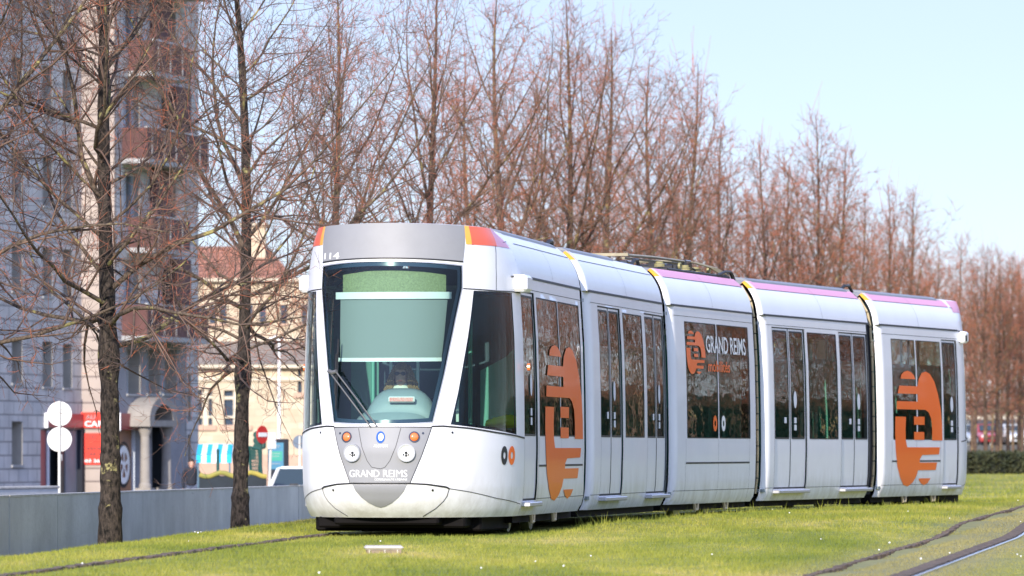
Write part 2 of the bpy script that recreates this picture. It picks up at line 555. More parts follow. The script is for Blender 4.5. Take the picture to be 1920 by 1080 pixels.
def lawn_material(name):
    m = bpy.data.materials.new(name)
    m.use_nodes = True
    n, l = m.node_tree.nodes, m.node_tree.links
    b = n['Principled BSDF']
    b.inputs['Roughness'].default_value = 0.8
    b.inputs['Specular IOR Level'].default_value = 0.2
    ge = n.new('ShaderNodeNewGeometry')
    def noise(sc_, det):
        t = n.new('ShaderNodeTexNoise')
        t.inputs['Scale'].default_value = sc_
        t.inputs['Detail'].default_value = det
        l.new(ge.outputs['Position'], t.inputs['Vector'])
        return t
    mp = n.new('ShaderNodeMapping')
    mp.inputs['Scale'].default_value = (1.0, 0.25, 1.0)
    l.new(ge.outputs['Position'], mp.inputs[0])
    a = noise(0.55, 4); l.new(mp.outputs[0], a.inputs['Vector'])
    c = noise(4.0, 6)
    r1 = n.new('ShaderNodeValToRGB')
    e = r1.color_ramp.elements
    e[0].position = 0.34; e[0].color = (0.11, 0.15, 0.022, 1)
    e[1].position = 0.66; e[1].color = (0.44, 0.36, 0.13, 1)
    q = e.new(0.46); q.color = (0.19, 0.215, 0.032, 1)
    q = e.new(0.56); q.color = (0.29, 0.285, 0.05, 1)
    ad = n.new('ShaderNodeMath'); ad.operation = 'MULTIPLY_ADD'
    ad.inputs[1].default_value = 0.45
    ml = n.new('ShaderNodeMath'); ml.operation = 'MULTIPLY'; ml.inputs[1].default_value = 0.55
    l.new(a.outputs['Fac'], ml.inputs[0])
    l.new(c.outputs['Fac'], ad.inputs[0])
    l.new(ml.outputs[0], ad.inputs[2])
    l.new(ad.outputs[0], r1.inputs['Fac'])
    # dry worn band along the second track
    sp = n.new('ShaderNodeSeparateXYZ'); l.new(ge.outputs['Position'], sp.inputs[0])
    m1_ = n.new('ShaderNodeMath'); m1_.operation = 'MULTIPLY_ADD'; m1_.inputs[1].default_value = -0.1285; l.new(sp.outputs['Y'], m1_.inputs[0]); l.new(sp.outputs['X'], m1_.inputs[2])
    m2_ = n.new('ShaderNodeMath'); m2_.operation = 'ADD'; m2_.inputs[1].default_value = 2.55; l.new(m1_.outputs[0], m2_.inputs[0])
    m3_ = n.new('ShaderNodeMath'); m3_.operation = 'ABSOLUTE'; l.new(m2_.outputs[0], m3_.inputs[0])
    m4_ = n.new('ShaderNodeMapRange'); m4_.inputs[1].default_value = 1.1; m4_.inputs[2].default_value = 0.3; m4_.inputs[3].default_value = 0; m4_.inputs[4].default_value = 0.7; l.new(m3_.outputs[0], m4_.inputs[0])
    mw = n.new('ShaderNodeMixRGB'); mw.inputs[2].default_value = (0.27, 0.23, 0.12, 1)
    l.new(m4_.outputs[0], mw.inputs[0]); l.new(r1.outputs['Color'], mw.inputs[1])
    l.new(mw.outputs[0], b.inputs['Base Color'])
    return m
M['lawn'] = lawn_material('lawn_grass')
M['blade'] = lawn_material('grass_blade')
M['asphalt'] = mat('street_asphalt', (0.10, 0.10, 0.105), 0.9, noise=(1.5, 0.3))

def build_ground():
    ys = list(np.arange(28, 110, 0.5)) + list(np.arange(110, 460, 5.0))
    rows, faces = [], []
    offs = None
    nx = 150
    for j, y in enumerate(ys):
        x0 = float(wall_x(min(y, 105))) + 0.02
        if y > 105:
            x0 -= (y - 105) * 0.02
        x1 = 40 + (y - 28) * 0.9
        t = np.linspace(0, 1, nx) ** 2.4
        xs = x0 + (x1 - x0) * t
        zz = lawn_z(xs, np.full(nx, y))
        rows += [(float(a), float(y), float(c)) for a, c in zip(xs, zz)]
    for j in range(len(ys) - 1):
        for i in range(nx - 1):
            a = j * nx + i
            faces.append((a, a + 1, a + nx + 1, a + nx))
    lawn = link_mesh('lawn', rows, faces, M['lawn'], smooth=True)
    tag(lawn, 'sunlit yellow green lawn the tram tracks run through', 'lawn', kind='structure')
    # the camera stands on the same lawn
    near = link_mesh('ground', [(-8.2, -40, 0), (40, -40, 0), (40, 28.3, -0.02), (-8.2, 28.3, -0.02)], [(0, 1, 2, 3)], M['lawn'])
    tag(near, 'grass nearer than the lawn in view', 'ground', kind='structure')
    s = 3000
    st = link_mesh('street', [(-s, -s, -0.97), (s, -s, -0.97), (s, s, -0.97), (-s, s, -0.97)], [(0, 1, 2, 3)], M['asphalt'])
    tag(st, 'grey street beyond the retaining wall', 'street', kind='structure')
build_ground()

def strip(name, pts, w0, w1, dz, m, label, cat, kind=None, wob=0.0, thick=0.0, seed=1):
    rnd = random.Random(seed)
    b = MB()
    rings = []
    for (x, y) in pts:
        a, c = x + w0 + rnd.uniform(-wob, wob), x + w1 + rnd.uniform(-wob, wob)
        z = lz(x, y) + dz + rnd.uniform(0, thick)
        rings.append([(a, y, z - 0.06), (a, y, z), (c, y, z), (c, y, z - 0.06)])
    b.loft(rings)
    o = b.build(name, m)
    return tag(o, label, cat, kind=kind)

def build_tracks():
    for off, nm in ((-0.7175, 'left'), (0.7175, 'right')):
        pts = [(float(np.interp(y, TY, TX)) + off, y) for y in np.arange(30, 120, 0.5)]
        b = MB()
        rings = []
        for x, y in pts:
            z = lz(x, y) - (0.03 if off > 0 else 0.012)
            rings.append([(x - 0.035, y, z - 0.05), (x - 0.035, y, z + 0.008), (x + 0.035, y, z + 0.008), (x + 0.035, y, z - 0.05)])
        b.loft(rings)
        tag(b.build('tram_rail', M['steel']), 'grooved rail under the tram on its %s side' % nm, 'rail', 'rails of the tram track')
    yy = list(np.arange(30, 60.5, 0.07))
    strip('soil_groove', [(float(np.interp(y, TY, TX)) - 0.7175 - 0.06, y) for y in yy], -0.035, 0.03, 0.008, M['soil'],
          'thin dark soil groove along the rail in front of the tram nose', 'soil groove', wob=0.03, thick=0.02)
    rut = [(2.15 + (y - 41) * 0.1274, y) for y in np.arange(34, 84, 0.06)]
    strip('soil_rut', rut, -0.022, 0.03, 0.010, M['soil'], 'ragged brown soil rut cut along the lawn at lower right', 'soil rut', wob=0.022, thick=0.018, seed=5)
    rl = [(2.93 + (y - 41) * 0.1303, y) for y in np.arange(32, 110, 0.5)]
    b = MB()
    b.loft([[(x - 0.035, y, lz(x, y) - 0.06), (x - 0.035, y, lz(x, y) + 0.012), (x + 0.035, y, lz(x, y) + 0.012), (x + 0.035, y, lz(x, y) - 0.06)] for x, y in rl])
    tag(b.build('wet_rail', M['shine']), 'shining blue rail in the grass at the lower right corner', 'rail')
    rs = [(2.93 - 0.075 + (y - 41) * 0.1303, y) for y in np.arange(32, 84, 0.06)]
    strip('rail_edge_soil', rs, -0.06, 0.07, 0.02, M['soil'], 'dark soil edge left of the shining rail', 'soil edge', wob=0.008, thick=0.008, seed=8)
M['soildark'] = mat('dark_soil', (0.04, 0.03, 0.025), 0.95)
M['shine'] = mat('wet_steel', (0.55, 0.60, 0.68), 0.16, metal=1.0, bump=(6, 0.15))
build_tracks()

def build_grass():
    rs = np.random.RandomState(7)
    def field(n, y0, y1, h0, h1, wd, power):
        y = y0 + (y1 - y0) * rs.rand(n) ** power
        half = y * 0.0955 + 0.3
        x = (rs.rand(n) * 2 - 1) * half
        ok = x > wall_x(y) + 0.1
        dr = x - np.interp(y, TY, TX)
        ok &= ~((np.abs(dr + 0.7175 + 0.09) < 0.10) & (y < 61))
        ok &= ~((np.abs(dr) < 1.1) & (y > 60) & (y < 90))
        rx = 2.15 + (y - 41) * 0.1274
        ok &= ~((x - rx > -0.03) & (x - rx < 0.035) & (y < 84))
        r2 = 2.93 + (y - 41) * 0.1303
        ok &= ~((x - r2 > -0.1) & (x - r2 < 0.05))
        x, y = x[ok], y[ok]
        z = lawn_z(x, y) - 0.004
        k = len(x)
        # clumpy height
        cl = 0.5 + 0.5 * np.sin(x * 3.1 + 2 * np.sin(y * 0.9)) * np.sin(y * 1.3 + 2 * np.sin(x * 1.1))
        h = (h0 + (h1 - h0) * rs.rand(k) ** 2) * (0.7 + 0.6 * cl)
        dr = x - np.interp(y, TY, TX)
        edge = (np.abs(dr - 1.5) < 0.3) & (y > 63) & (y < 90)
        h = np.where(edge, h * (1.3 + 1.6 * (rs.rand(k) < .12)), h)
        near_rail = (x - (2.15 + (y - 41) * 0.1274) > -0.25) & (x - (2.93 + (y - 41) * 0.1303) < 0.8)
        h = np.where(near_rail, h * 0.6, h)
        an = rs.rand(k) * np.pi
        wx, wy = np.cos(an) * wd / 2, np.sin(an) * wd / 2
        lx, ly = rs.randn(k) * 0.35 * h, rs.randn(k) * 0.35 * h
        v = np.empty((k, 3, 3), np.float32)
        v[:, 0] = np.stack([x - wx, y - wy, z], 1)
        v[:, 1] = np.stack([x + wx, y + wy, z], 1)
        v[:, 2] = np.stack([x + lx, y + ly, z + h], 1)
        return v.reshape(-1, 3)
    v = np.concatenate([field(250000, 35, 62, 0.012, 0.045, 0.006, 1.0), field(230000, 60, 105, 0.015, 0.055, 0.009, 1.0),
                        field(60000, 100, 215, 0.03, 0.08, 0.02, 1.2)])
    n = len(v) // 3
    me = bpy.data.meshes.new('grass')
    me.vertices.add(n * 3)
    me.vertices.foreach_set('co', v.ravel())
    me.loops.add(n * 3)
    me.loops.foreach_set('vertex_index', np.arange(n * 3, dtype=np.int32))
    me.polygons.add(n)
    me.polygons.foreach_set('loop_start', np.arange(n, dtype=np.int32) * 3)
    me.polygons.foreach_set('loop_total', np.full(n, 3, np.int32))
    me.materials.append(M['blade'])
    me.update(calc_edges=True)
    nr = np.zeros((n * 3, 3), np.float32); nr[:, 2] = 0.8; nr[:, 1] = -0.6
    o = bpy.data.objects.new('grass', me)
    COL.objects.link(o)
    tag(o, 'short sunlit grass blades covering the lawn', 'grass', kind='stuff')
    # daisies and pale litter
    b = MB()
    for i in range(45):
        y = 38 + 50 * rs.rand()
        x = (rs.rand() * 2 - 1) * y * 0.09
        dr = x - float(np.interp(y, TY, TX))
        if abs(dr) < 1.4 and y > 57 or x < wall_x(y) + 0.8:
            continue
        r = 0.005 + 0.005 * rs.rand()
        z = lz(x, y) + 0.03
        b.disc((x, y, z), (rs.randn() * .3, -0.8, 0.9), r, 0.004, 6)
    tag(b.build('daisies', M['whiteplain']), 'tiny white daisies scattered in the lawn', 'daisies', kind='stuff')
build_grass()

# ---------------------------------------------------------------- the tram
MODS = [((0.1197, 60.7248), 7.91546, 4.8935), ((0.86, 66.02), 9.85620, 6.12), ((1.99, 72.37), 14.4527, 5.1629),
        ((3.40, 77.80), 17.7807, 6.0165), ((5.38, 83.96), 19.1160, 4.72)]
ZK = np.array([.10, .20, .26, .36, .5, .9, 1.5, 2.1, 2.75, 2.9, 3.0, 3.11, 3.22, 3.4])
WK = np.array([1.06, 1.115, 1.15, 1.175, 1.19, 1.2, 1.195, 1.18, 1.14, 1.11, 1.07, 1.0, .87, .62])
NK = np.array([1.50, 1.62, 1.70, 1.79, 1.86, 1.875, 1.78, 1.69, 1.595, 1.574, 1.56, 1.545, 1.53, 1.50])
WC = np.array([1.06, 1.115, 1.15, 1.175, 1.19, 1.2, 1.195, 1.185, 1.155, 1.14, 1.13, 1.11, 1.07, 1.0])
_zz = np.linspace(.1, 3.4, 331)
def _sm(K):
    a = np.interp(_zz, ZK, K)
    k = np.exp(-np.linspace(-2, 2, 13) ** 2); k /= k.sum()
    return np.convolve(np.pad(a, 6, mode='edge'), k, 'valid')
_W, _N, _WC = _sm(WK) * .965, _sm(NK), _sm(WC) * .965
def Wz(z): return float(np.interp(z, _zz, _W))
def Nz(z): return float(np.interp(z, _zz, _N))

class Mod:
    def __init__(s, A, deg, L):
        t = R(deg)
        s.b = Vector((math.sin(t), math.cos(t), 0))
        s.r = Vector((math.cos(t), -math.sin(t), 0))
        s.C = Vector((A[0], A[1], 0)) - s.r * Wz(2.75)
        s.L = L
        s.round0, s.round1 = 0.07, 0.05
    def endin(s, u):
        d = 0
        if s.round0 == 0 and u < 0: return 0
        if s.round0 and u < s.round0:
            q = (s.round0 - max(u, 0)) / s.round0
            d += s.round0 * (1 - math.sqrt(max(0, 1 - q * q)))
        if s.round1 and u > s.L - s.round1:
            q = (min(u, s.L) - s.L + s.round1) / s.round1
            d += s.round1 * (1 - math.sqrt(max(0, 1 - q * q)))
        return d
    def side(s, sd):
        def f(u, z):
            uu = u * sd
            q = s.C + s.b * uu + s.r * (sd * (Wz(z) - s.endin(uu)))
            return Vector((q.x, q.y, z))
        return f
    def P(s, u, wv, z):
        q = s.C + s.b * u + s.r * wv
        return Vector((q.x, q.y, z))
    def U(s, px, z=1.5, wv=None):
        """distance along the module where the photo column px meets its right side"""
        q = (px - CX) / F
        A = s.C + s.r * (Wz(z) if wv is None else wv)
        return (q * A.y - A.x) / (s.b.x - q * s.b.y)
    def UZ(s, px, py):
        z = 1.5
        for _ in range(4):
            u = s.U(px, z)
            Y = (s.C + s.r * Wz(z) + s.b * u).y
            z = EYE + (HY - py) / F * Y
        return u, z
mods = [Mod(*m) for m in MODS]
for _m in mods[1:]:
    _m.C = _m.C + _m.b * 0.07; _m.L -= 0.07
mods[0].round0 = 0.0
mods[4].round1 = 0.0

AN = 2.3
START = -0.35      # the first body starts here, the nose sits in front of it
class Cab:
    """rounded nose; a = 1.3 * angle from the nose, z = height"""
    def __init__(s, C, fwd, right):
        s.C, s.f, s.r = C, fwd, right
    def __call__(s, a, z):
        t = a / 1.3
        c, sn = math.cos(t), math.sin(t)
        k = (abs(c) ** AN + abs(sn) ** AN) ** (1 / AN)
        zz = z + 0.035 * c * c * float(sstep((z - 2.9) / 0.32)) if z > 2.9 else z
        g = float(sstep(c * 1.6))
        wv = Wz(z) * (1 - g) + float(np.interp(z, _zz, _WC)) * g
        if sn < 0: wv *= 1 - .05 * g
        q = s.C + s.f * (Nz(z) * c / k) + s.r * (wv * sn / k)
        return Vector((q.x, q.y, zz))
    def inv(s, px, py):
        z = 1.5
        for _ in range(6):
            lo, hi = R(-80) * 1.3, R(88) * 1.3
            for _ in range(30):
                m_ = (lo + hi) / 2
                q = s(m_, z)
                if CX + F * q.x / q.y < px: lo = m_
                else: hi = m_
            z = EYE + (HY - py) / F * s(lo, z).y
        return lo, z
m1, m5 = mods[0], mods[4]
_sk = R(MODS[0][1] + 3.3)
cabF = Cab(m1.C + m1.b * START, Vector((-math.sin(_sk), -math.cos(_sk), 0)), m1.r)
cabR = Cab(m5.C + m5.b * m5.L, m5.b, -m5.r)
AE = 1.3 * math.pi / 2
ZT = 3.22
def mir(poly): return [(-a, z) for a, z in reversed(poly)]
def PX(*pts): return [cabF.inv(*p) for p in pts]

nose = cabF(0, 0.3)
ROOT = (nose.x, nose.y, 0.0)
tram = empty('tram', ROOT, 'white five section tram with orange figures and a rounded glass nose', 'tram')

wr = PX((867, 497), (867.5, 540), (856, 594), (844.5, 650), (834.5, 700), (824, 744), (812, 793))
wl = mir(wr)
ztc = cabF.inv(733, 488)[1]
zbc = cabF.inv(717, 797)[1]
def arc(p, q, zc, n=10):
    return [(p[0] + (q[0] - p[0]) * i / n, p[1] + (q[1] - p[1]) * i / n + (zc - (p[1] + q[1]) / 2) * (1 - (2 * i / n - 1) ** 2)) for i in range(1, n)]
windscreen_poly = wr[::-1] + arc(wr[0], wl[-1], ztc) + wl[::-1] + arc(wl[0], wr[-1], zbc)
sidewin = PX((845, 796), (968.5, 815), (967, 740), (965, 650), (959.5, 549), (888, 545), (883, 590), (877, 633), (868, 685), (859, 735))

def strip_path(name, path, wd, fmap, off, m, parent, su=0.08, sz=0.08):
    """thin line along a (u,z) path"""
    lft, rgt = [], []
    for i, q in enumerate(path):
        a = Vector(path[max(i - 1, 0)]); c = Vector(path[min(i + 1, len(path) - 1)])
        d = (c - a).normalized()
        nn = Vector((-d.y, d.x)) * wd / 2
        lft.append((q[0] + nn.x, q[1] + nn.y)); rgt.append((q[0] - nn.x, q[1] - nn.y))
    vs = lft + rgt
    n = len(path)
    fs = [(i, n + i, n + i + 1, i + 1) for i in range(n - 1)]
    return vs, fs

def lines(name, paths, wd, fmap, off, m, parent, su=0.08, sz=0.08):
    for p in paths:
        vs, fs = strip_path(name, p, wd, fmap, off, m, parent)
        wrap(name, vs, fs, fmap, off, m, parent, ROOT, su, sz, dissolve=False)

def patch(name, polys, fmap, off, m, parent, su=0.12, sz=0.08, label=None):
    vs, fs = flat_polys(polys)
    o = wrap(name, vs, fs, fmap, off, m, parent, ROOT, su, sz)
    if label: o['label'] = label
    return o

def text_on(name, txt, box, fmap, off, m, parent, bold=0.0, flip=False):
    """box = (u0, u1, z0, z1)"""
    vs, fs = flat_text(txt, bold)
    u0, u1, z0, z1 = box
    vs = [((u0 + (u1 - u0) * a), z0 + (z1 - z0) * b) for a, b in vs]
    return wrap(name, vs, fs, fmap, off, m, parent, ROOT, 0.05, 0.05, dissolve=False)

def ell(c, rx, rz, n=28):
    return [(c[0] + rx * math.cos(2 * math.pi * k / n), c[1] + rz * math.sin(2 * math.pi * k / n)) for k in range(n)]

def build_cab(cb, front):
    body = patch('cab_body', [rect(-AE, AE, 0.2, ZT), windscreen_poly, sidewin, mir(sidewin)], cb, 0, M['white'], tram, 0.07, 0.06)
    if not front:
        body['label'] = 'rear cab seen edge on behind the last section'
    # roof cap
    b = MB(); rings = []
    for k, f in ((0, 1), (0.35, .93), (0.6, .8), (0.8, .6), (0.93, .35), (1, .02)):
        ring = []
        for j in range(25):
            a = -AE + 2 * AE * j / 24
            q = cb(a, ZT)
            c0 = cb.C
            x, y = c0.x + (q.x - c0.x) * f, c0.y + (q.y - c0.y) * f
            ring.append((x, y, q.z + (3.285 - q.z) * k * (0.3 + 0.7 * k)))
        rings.append(ring)
    b.loft(rings, closed=False)
    b.build('cab_roof', M['white'], body, ROOT, smooth=True)
    # windscreen, its dark border, side panes
    patch('windscreen', [windscreen_poly], cb, -0.006, M['wind'], body, 0.06, 0.06)
    inner = inset(windscreen_poly, 0.055)
    patch('windscreen_border', [windscreen_poly, inner], cb, -0.012, M['frit'], body, 0.06, 0.06)
    patch('windscreen_border_trim', [windscreen_poly, inset(windscreen_poly, 0.012)], cb, 0.004, M['alu'], body, 0.06, 0.06)
    for sgn, pl in ((1, sidewin), (-1, mir(sidewin))):
        patch('side_window', [pl], cb, -0.005, M['cabglass'], body, 0.06, 0.06)
        patch('side_window_border', [pl, inset(pl, 0.03)], cb, -0.012, M['frit'], body, 0.06, 0.06)
    # grey header above the windscreen
    hr = PX((871.5, 432), (868, 491))
    hb = mir(hr)
    zc = cb_head = cabF.inv(733, 484)[1]
    zt_ = ZT - 0.001
    hdr = [(hr[0][0], zt_), (hb[1][0], zt_)] + [(hb[0][0], hb[0][1])] + arc(hb[0], hr[1], zc)[0:] + [hr[1]]
    patch('grey_header', [hdr], cb, 0.005, M['grey'], body, 0.06, 0.06)
    lines('header_gap', [[hb[0]] + arc(hb[0], hr[1], zc) + [hr[1]]], 0.014, cb, 0.008, M['black'], body)
    # coloured corners
    for sgn in (1, -1):
        y0, y1 = PX((872, 446), (882.5, 446))
        r1 = PX((950, 446))[0]
        zb = cabF.inv(877, 459.5)[1]
        def sg(pl): return pl if sgn > 0 else mir(pl)
        patch('yellow_corner', [sg([(y0[0], zb), (y1[0], zb), (y1[0], zt_), (y0[0], zt_)])], cb, 0.004, M['yellow'], body, .06, .04)
        if front or True:
            mid = y1[0] + (r1[0] - y1[0]) * 0.45
            patch('red_corner', [sg([(y1[0], zb), (mid, zb), (mid, zt_), (y1[0], zt_)])], cb, 0.004, M['red'], body, .06, .04)
            patch('pink_corner', [sg([(mid, zb), (r1[0], zb), (r1[0] - 0.12, zt_), (mid, zt_)])], cb, 0.004, M['pinklight'], body, .06, .04)
    # grey lower panel and its seams
    g = PX((809, 801), (801, 825), (790, 855), (769, 904.5))
    gl_ = mir(g)
    zg = cabF.inv(714, 800.5)[1]
    gp = g[::-1] + arc(g[0], gl_[-1], zg) + gl_[::-1]
    gp = g[::-1] + arc(g[0], gl_[-1], zg) + gl_[::-1]
    patch('grey_nose_panel', [gp], cb, 0.005, M['grey'], body, .05, .05)
    uo = PX((763, 909), (757, 921), (748, 932), (736, 942), (723, 949), (714, 951.5))
    patch('grey_bumper_tongue', [uo + mir(uo)[1:]], cb, 0.005, M['grey'], body, .05, .05)
    bp = PX((842, 916), (836, 913), (800, 908), (769, 906.5))
    bl = mir(bp)
    bc = PX((842, 916), (838, 930), (831, 940), (817, 953), (793, 968))
    bj = PX((842, 916), (880, 922), (930, 934), (977, 945))
    lines('bumper_gap', [bp + bl], 0.016, cb, 0.008, M['black'], body)
    lines('bumper_seam', [bc, mir(bc), bj, mir(bj)], 0.007, cb, 0.004, M['line'], body)
    belt = PX((809, 799.5), (830, 799), (880, 803), (930, 811), (983, 820.5))
    belt[-1] = (AE, belt[-1][1] - 0.005)
    lines('belt_gap', [belt, mir(belt)], 0.016, cb, 0.006, M['black'], body)
    lines('nose_gap', [[g[0]] + arc(g[0], gl_[-1], zg) + [gl_[-1]]], 0.010, cb, 0.008, M['black'], body)
    lines('nose_side_gap', [g, gl_], 0.008, cb, 0.008, M['line'], body)
    vv = PX((751.5, 803), (742, 838), (731, 864), (722, 876), (714, 879))
    lines('hatch_seam', [vv + mir(vv)[1:]], 0.006, cb, 0.007, M['line'], body)
    tl = PX((868, 541), (900, 543), (930, 545.5), (960, 547), (983, 549))
    tl[-1] = (AE, tl[-1][1])
    lines('shoulder_seam', [tl, mir(tl)], 0.012, cb, 0.004, M['line'], body)
    vs_ = PX((928, 460), (929.5, 500), (930, 544))
    lines('fairing_seam', [vs_, mir(vs_)], 0.007, cb, 0.004, M['line'], body)
    zr = cabF.inv(925, 459.5)[1]
    lines('roof_seam', [[(y1[0], zb), (AE, 3.11)], mir([(y1[0], zb), (AE, 3.11)])], 0.007, cb, 0.003, M['line'], body)
    dr_ = [(PX((958, 517))[0][0], 2.73), (AE, 2.745)]
    lines('drip_rail', [dr_, mir(dr_)], 0.02, cb, 0.006, M['black'], body)
    # lamps
    def outn(a, z):
        p0, e = cb(a, z), 1e-3
        return ((cb(a + e, z) - cb(a - e, z)).cross(cb(a, z + e) - cb(a, z - e))).normalized()
    for sgn in (1, -1):
        a, z = PX((776.5, 819.5))[0]; a *= sgn
        q, nn = cb(a, z), outn(a, z)
        b = MB(); b.disc(q - nn * 0.01, nn, 0.058, 0.024, 28, 0.046); b.build('indicator_ring', M['darkchrome'], body, ROOT)
        b = MB()
        b.loft([[tuple(q + nn * h + (_ax(nn)[0] * math.cos(t) + _ax(nn)[1] * math.sin(t)) * rr) for t in np.linspace(0, 2 * math.pi, 20, endpoint=False)]
                for rr, h in ((0.047, -.004), (0.045, 0.012), (0.034, 0.022), (0.015, 0.027))])
        b.build('indicator_lamp', M['lamp_orange'], body, ROOT, smooth=True)
        a, z = PX((761, 849))[0]; a *= sgn
        q, nn = cb(a, z), outn(a, z)
        b = MB(); b.disc(q - nn * 0.012, nn, 0.093, 0.050, 32, 0.078); b.build('headlight_ring', M['alu'], body, ROOT, smooth=False)
        b = MB()
        ax, ay = _ax(nn)
        b.loft([[tuple(q + nn * h + (ax * math.cos(t) + ay * math.sin(t)) * rr) for t in np.linspace(0, 2 * math.pi, 28, endpoint=False)]
                for rr, h in ((0.078, 0.034), (0.07, 0.026), (0.05, 0.016), (0.03, .0115), (0.004, 0.011))], caps=False)
        b.build('headlight_reflector', M['lamp_clear'], body, ROOT, smooth=True)
        b = MB()
        for dx_, dz_, rr_ in ((-.025, -.022, .011), (.0, -.03, .013), (.027, -.02, .010), (0, .0, .016)):
            b.disc(q + ax * dx_ + ay * dz_ + nn * .016, nn, rr_, .004, 10)
        b.build('headlight_bulb', M['darkchrome'], body, ROOT)
        b = MB()
        b.loft([[tuple(q + nn * h + (ax * math.cos(t) + ay * math.sin(t)) * rr) for t in np.linspace(0, 2 * math.pi, 28, endpoint=False)]
                for rr, h in ((0.077, 0.036), (0.06, 0.046), (0.03, 0.053), (0.004, 0.055))], caps=False)
        b.build('headlight', M['lens'], body, ROOT, smooth=True, fixn=False)
        # small bolts and the tow eye covers
        for px in ((793, 812.5), (811, 919), (848, 811)):
            a, z = PX(px)[0]; a *= sgn
            b = MB(); b.disc(cb(a, z), outn(a, z), 0.013, 0.006, 12); b.build('bolt', M['darkchrome'], body, ROOT)
        # camera box on the shoulder
        b = MB()
        for aa in ():
            pass
        base = [cb(sgn * (AE - 0.20 * k), 2.66) for k in (0, 1)]
    # underneath
    b = MB(); b.frame((cb.C.x, cb.C.y, 0), tuple(cb.f), tuple(cb.r))
    b.box(-0.1, 1.25, -0.78, 0.78, 0.09, 0.205, 0.02)
    b.box(1.1, 1.5, -0.55, 0.55, 0.125, 0.2, 0.02)
    b.box(-0.6, 0.9, -0.88, 0.88, 0.05, 0.24, 0.02)
    b.build('underframe', M['under'], body, ROOT)
    return body

def _ax(nn):
    up = Vector((0, 0, 1))
    a = nn.cross(up).normalized()
    return a, a.cross(nn)
M['pinklight'] = mat('fading_pink', (0.72, 0.36, 0.50), 0.5, spec=.2)
front_cab = build_cab(cabF, True)
rear_cab = build_cab(cabR, False)
front_cab['label'] = 'front cab with wide windscreen and grey V shaped nose panel'

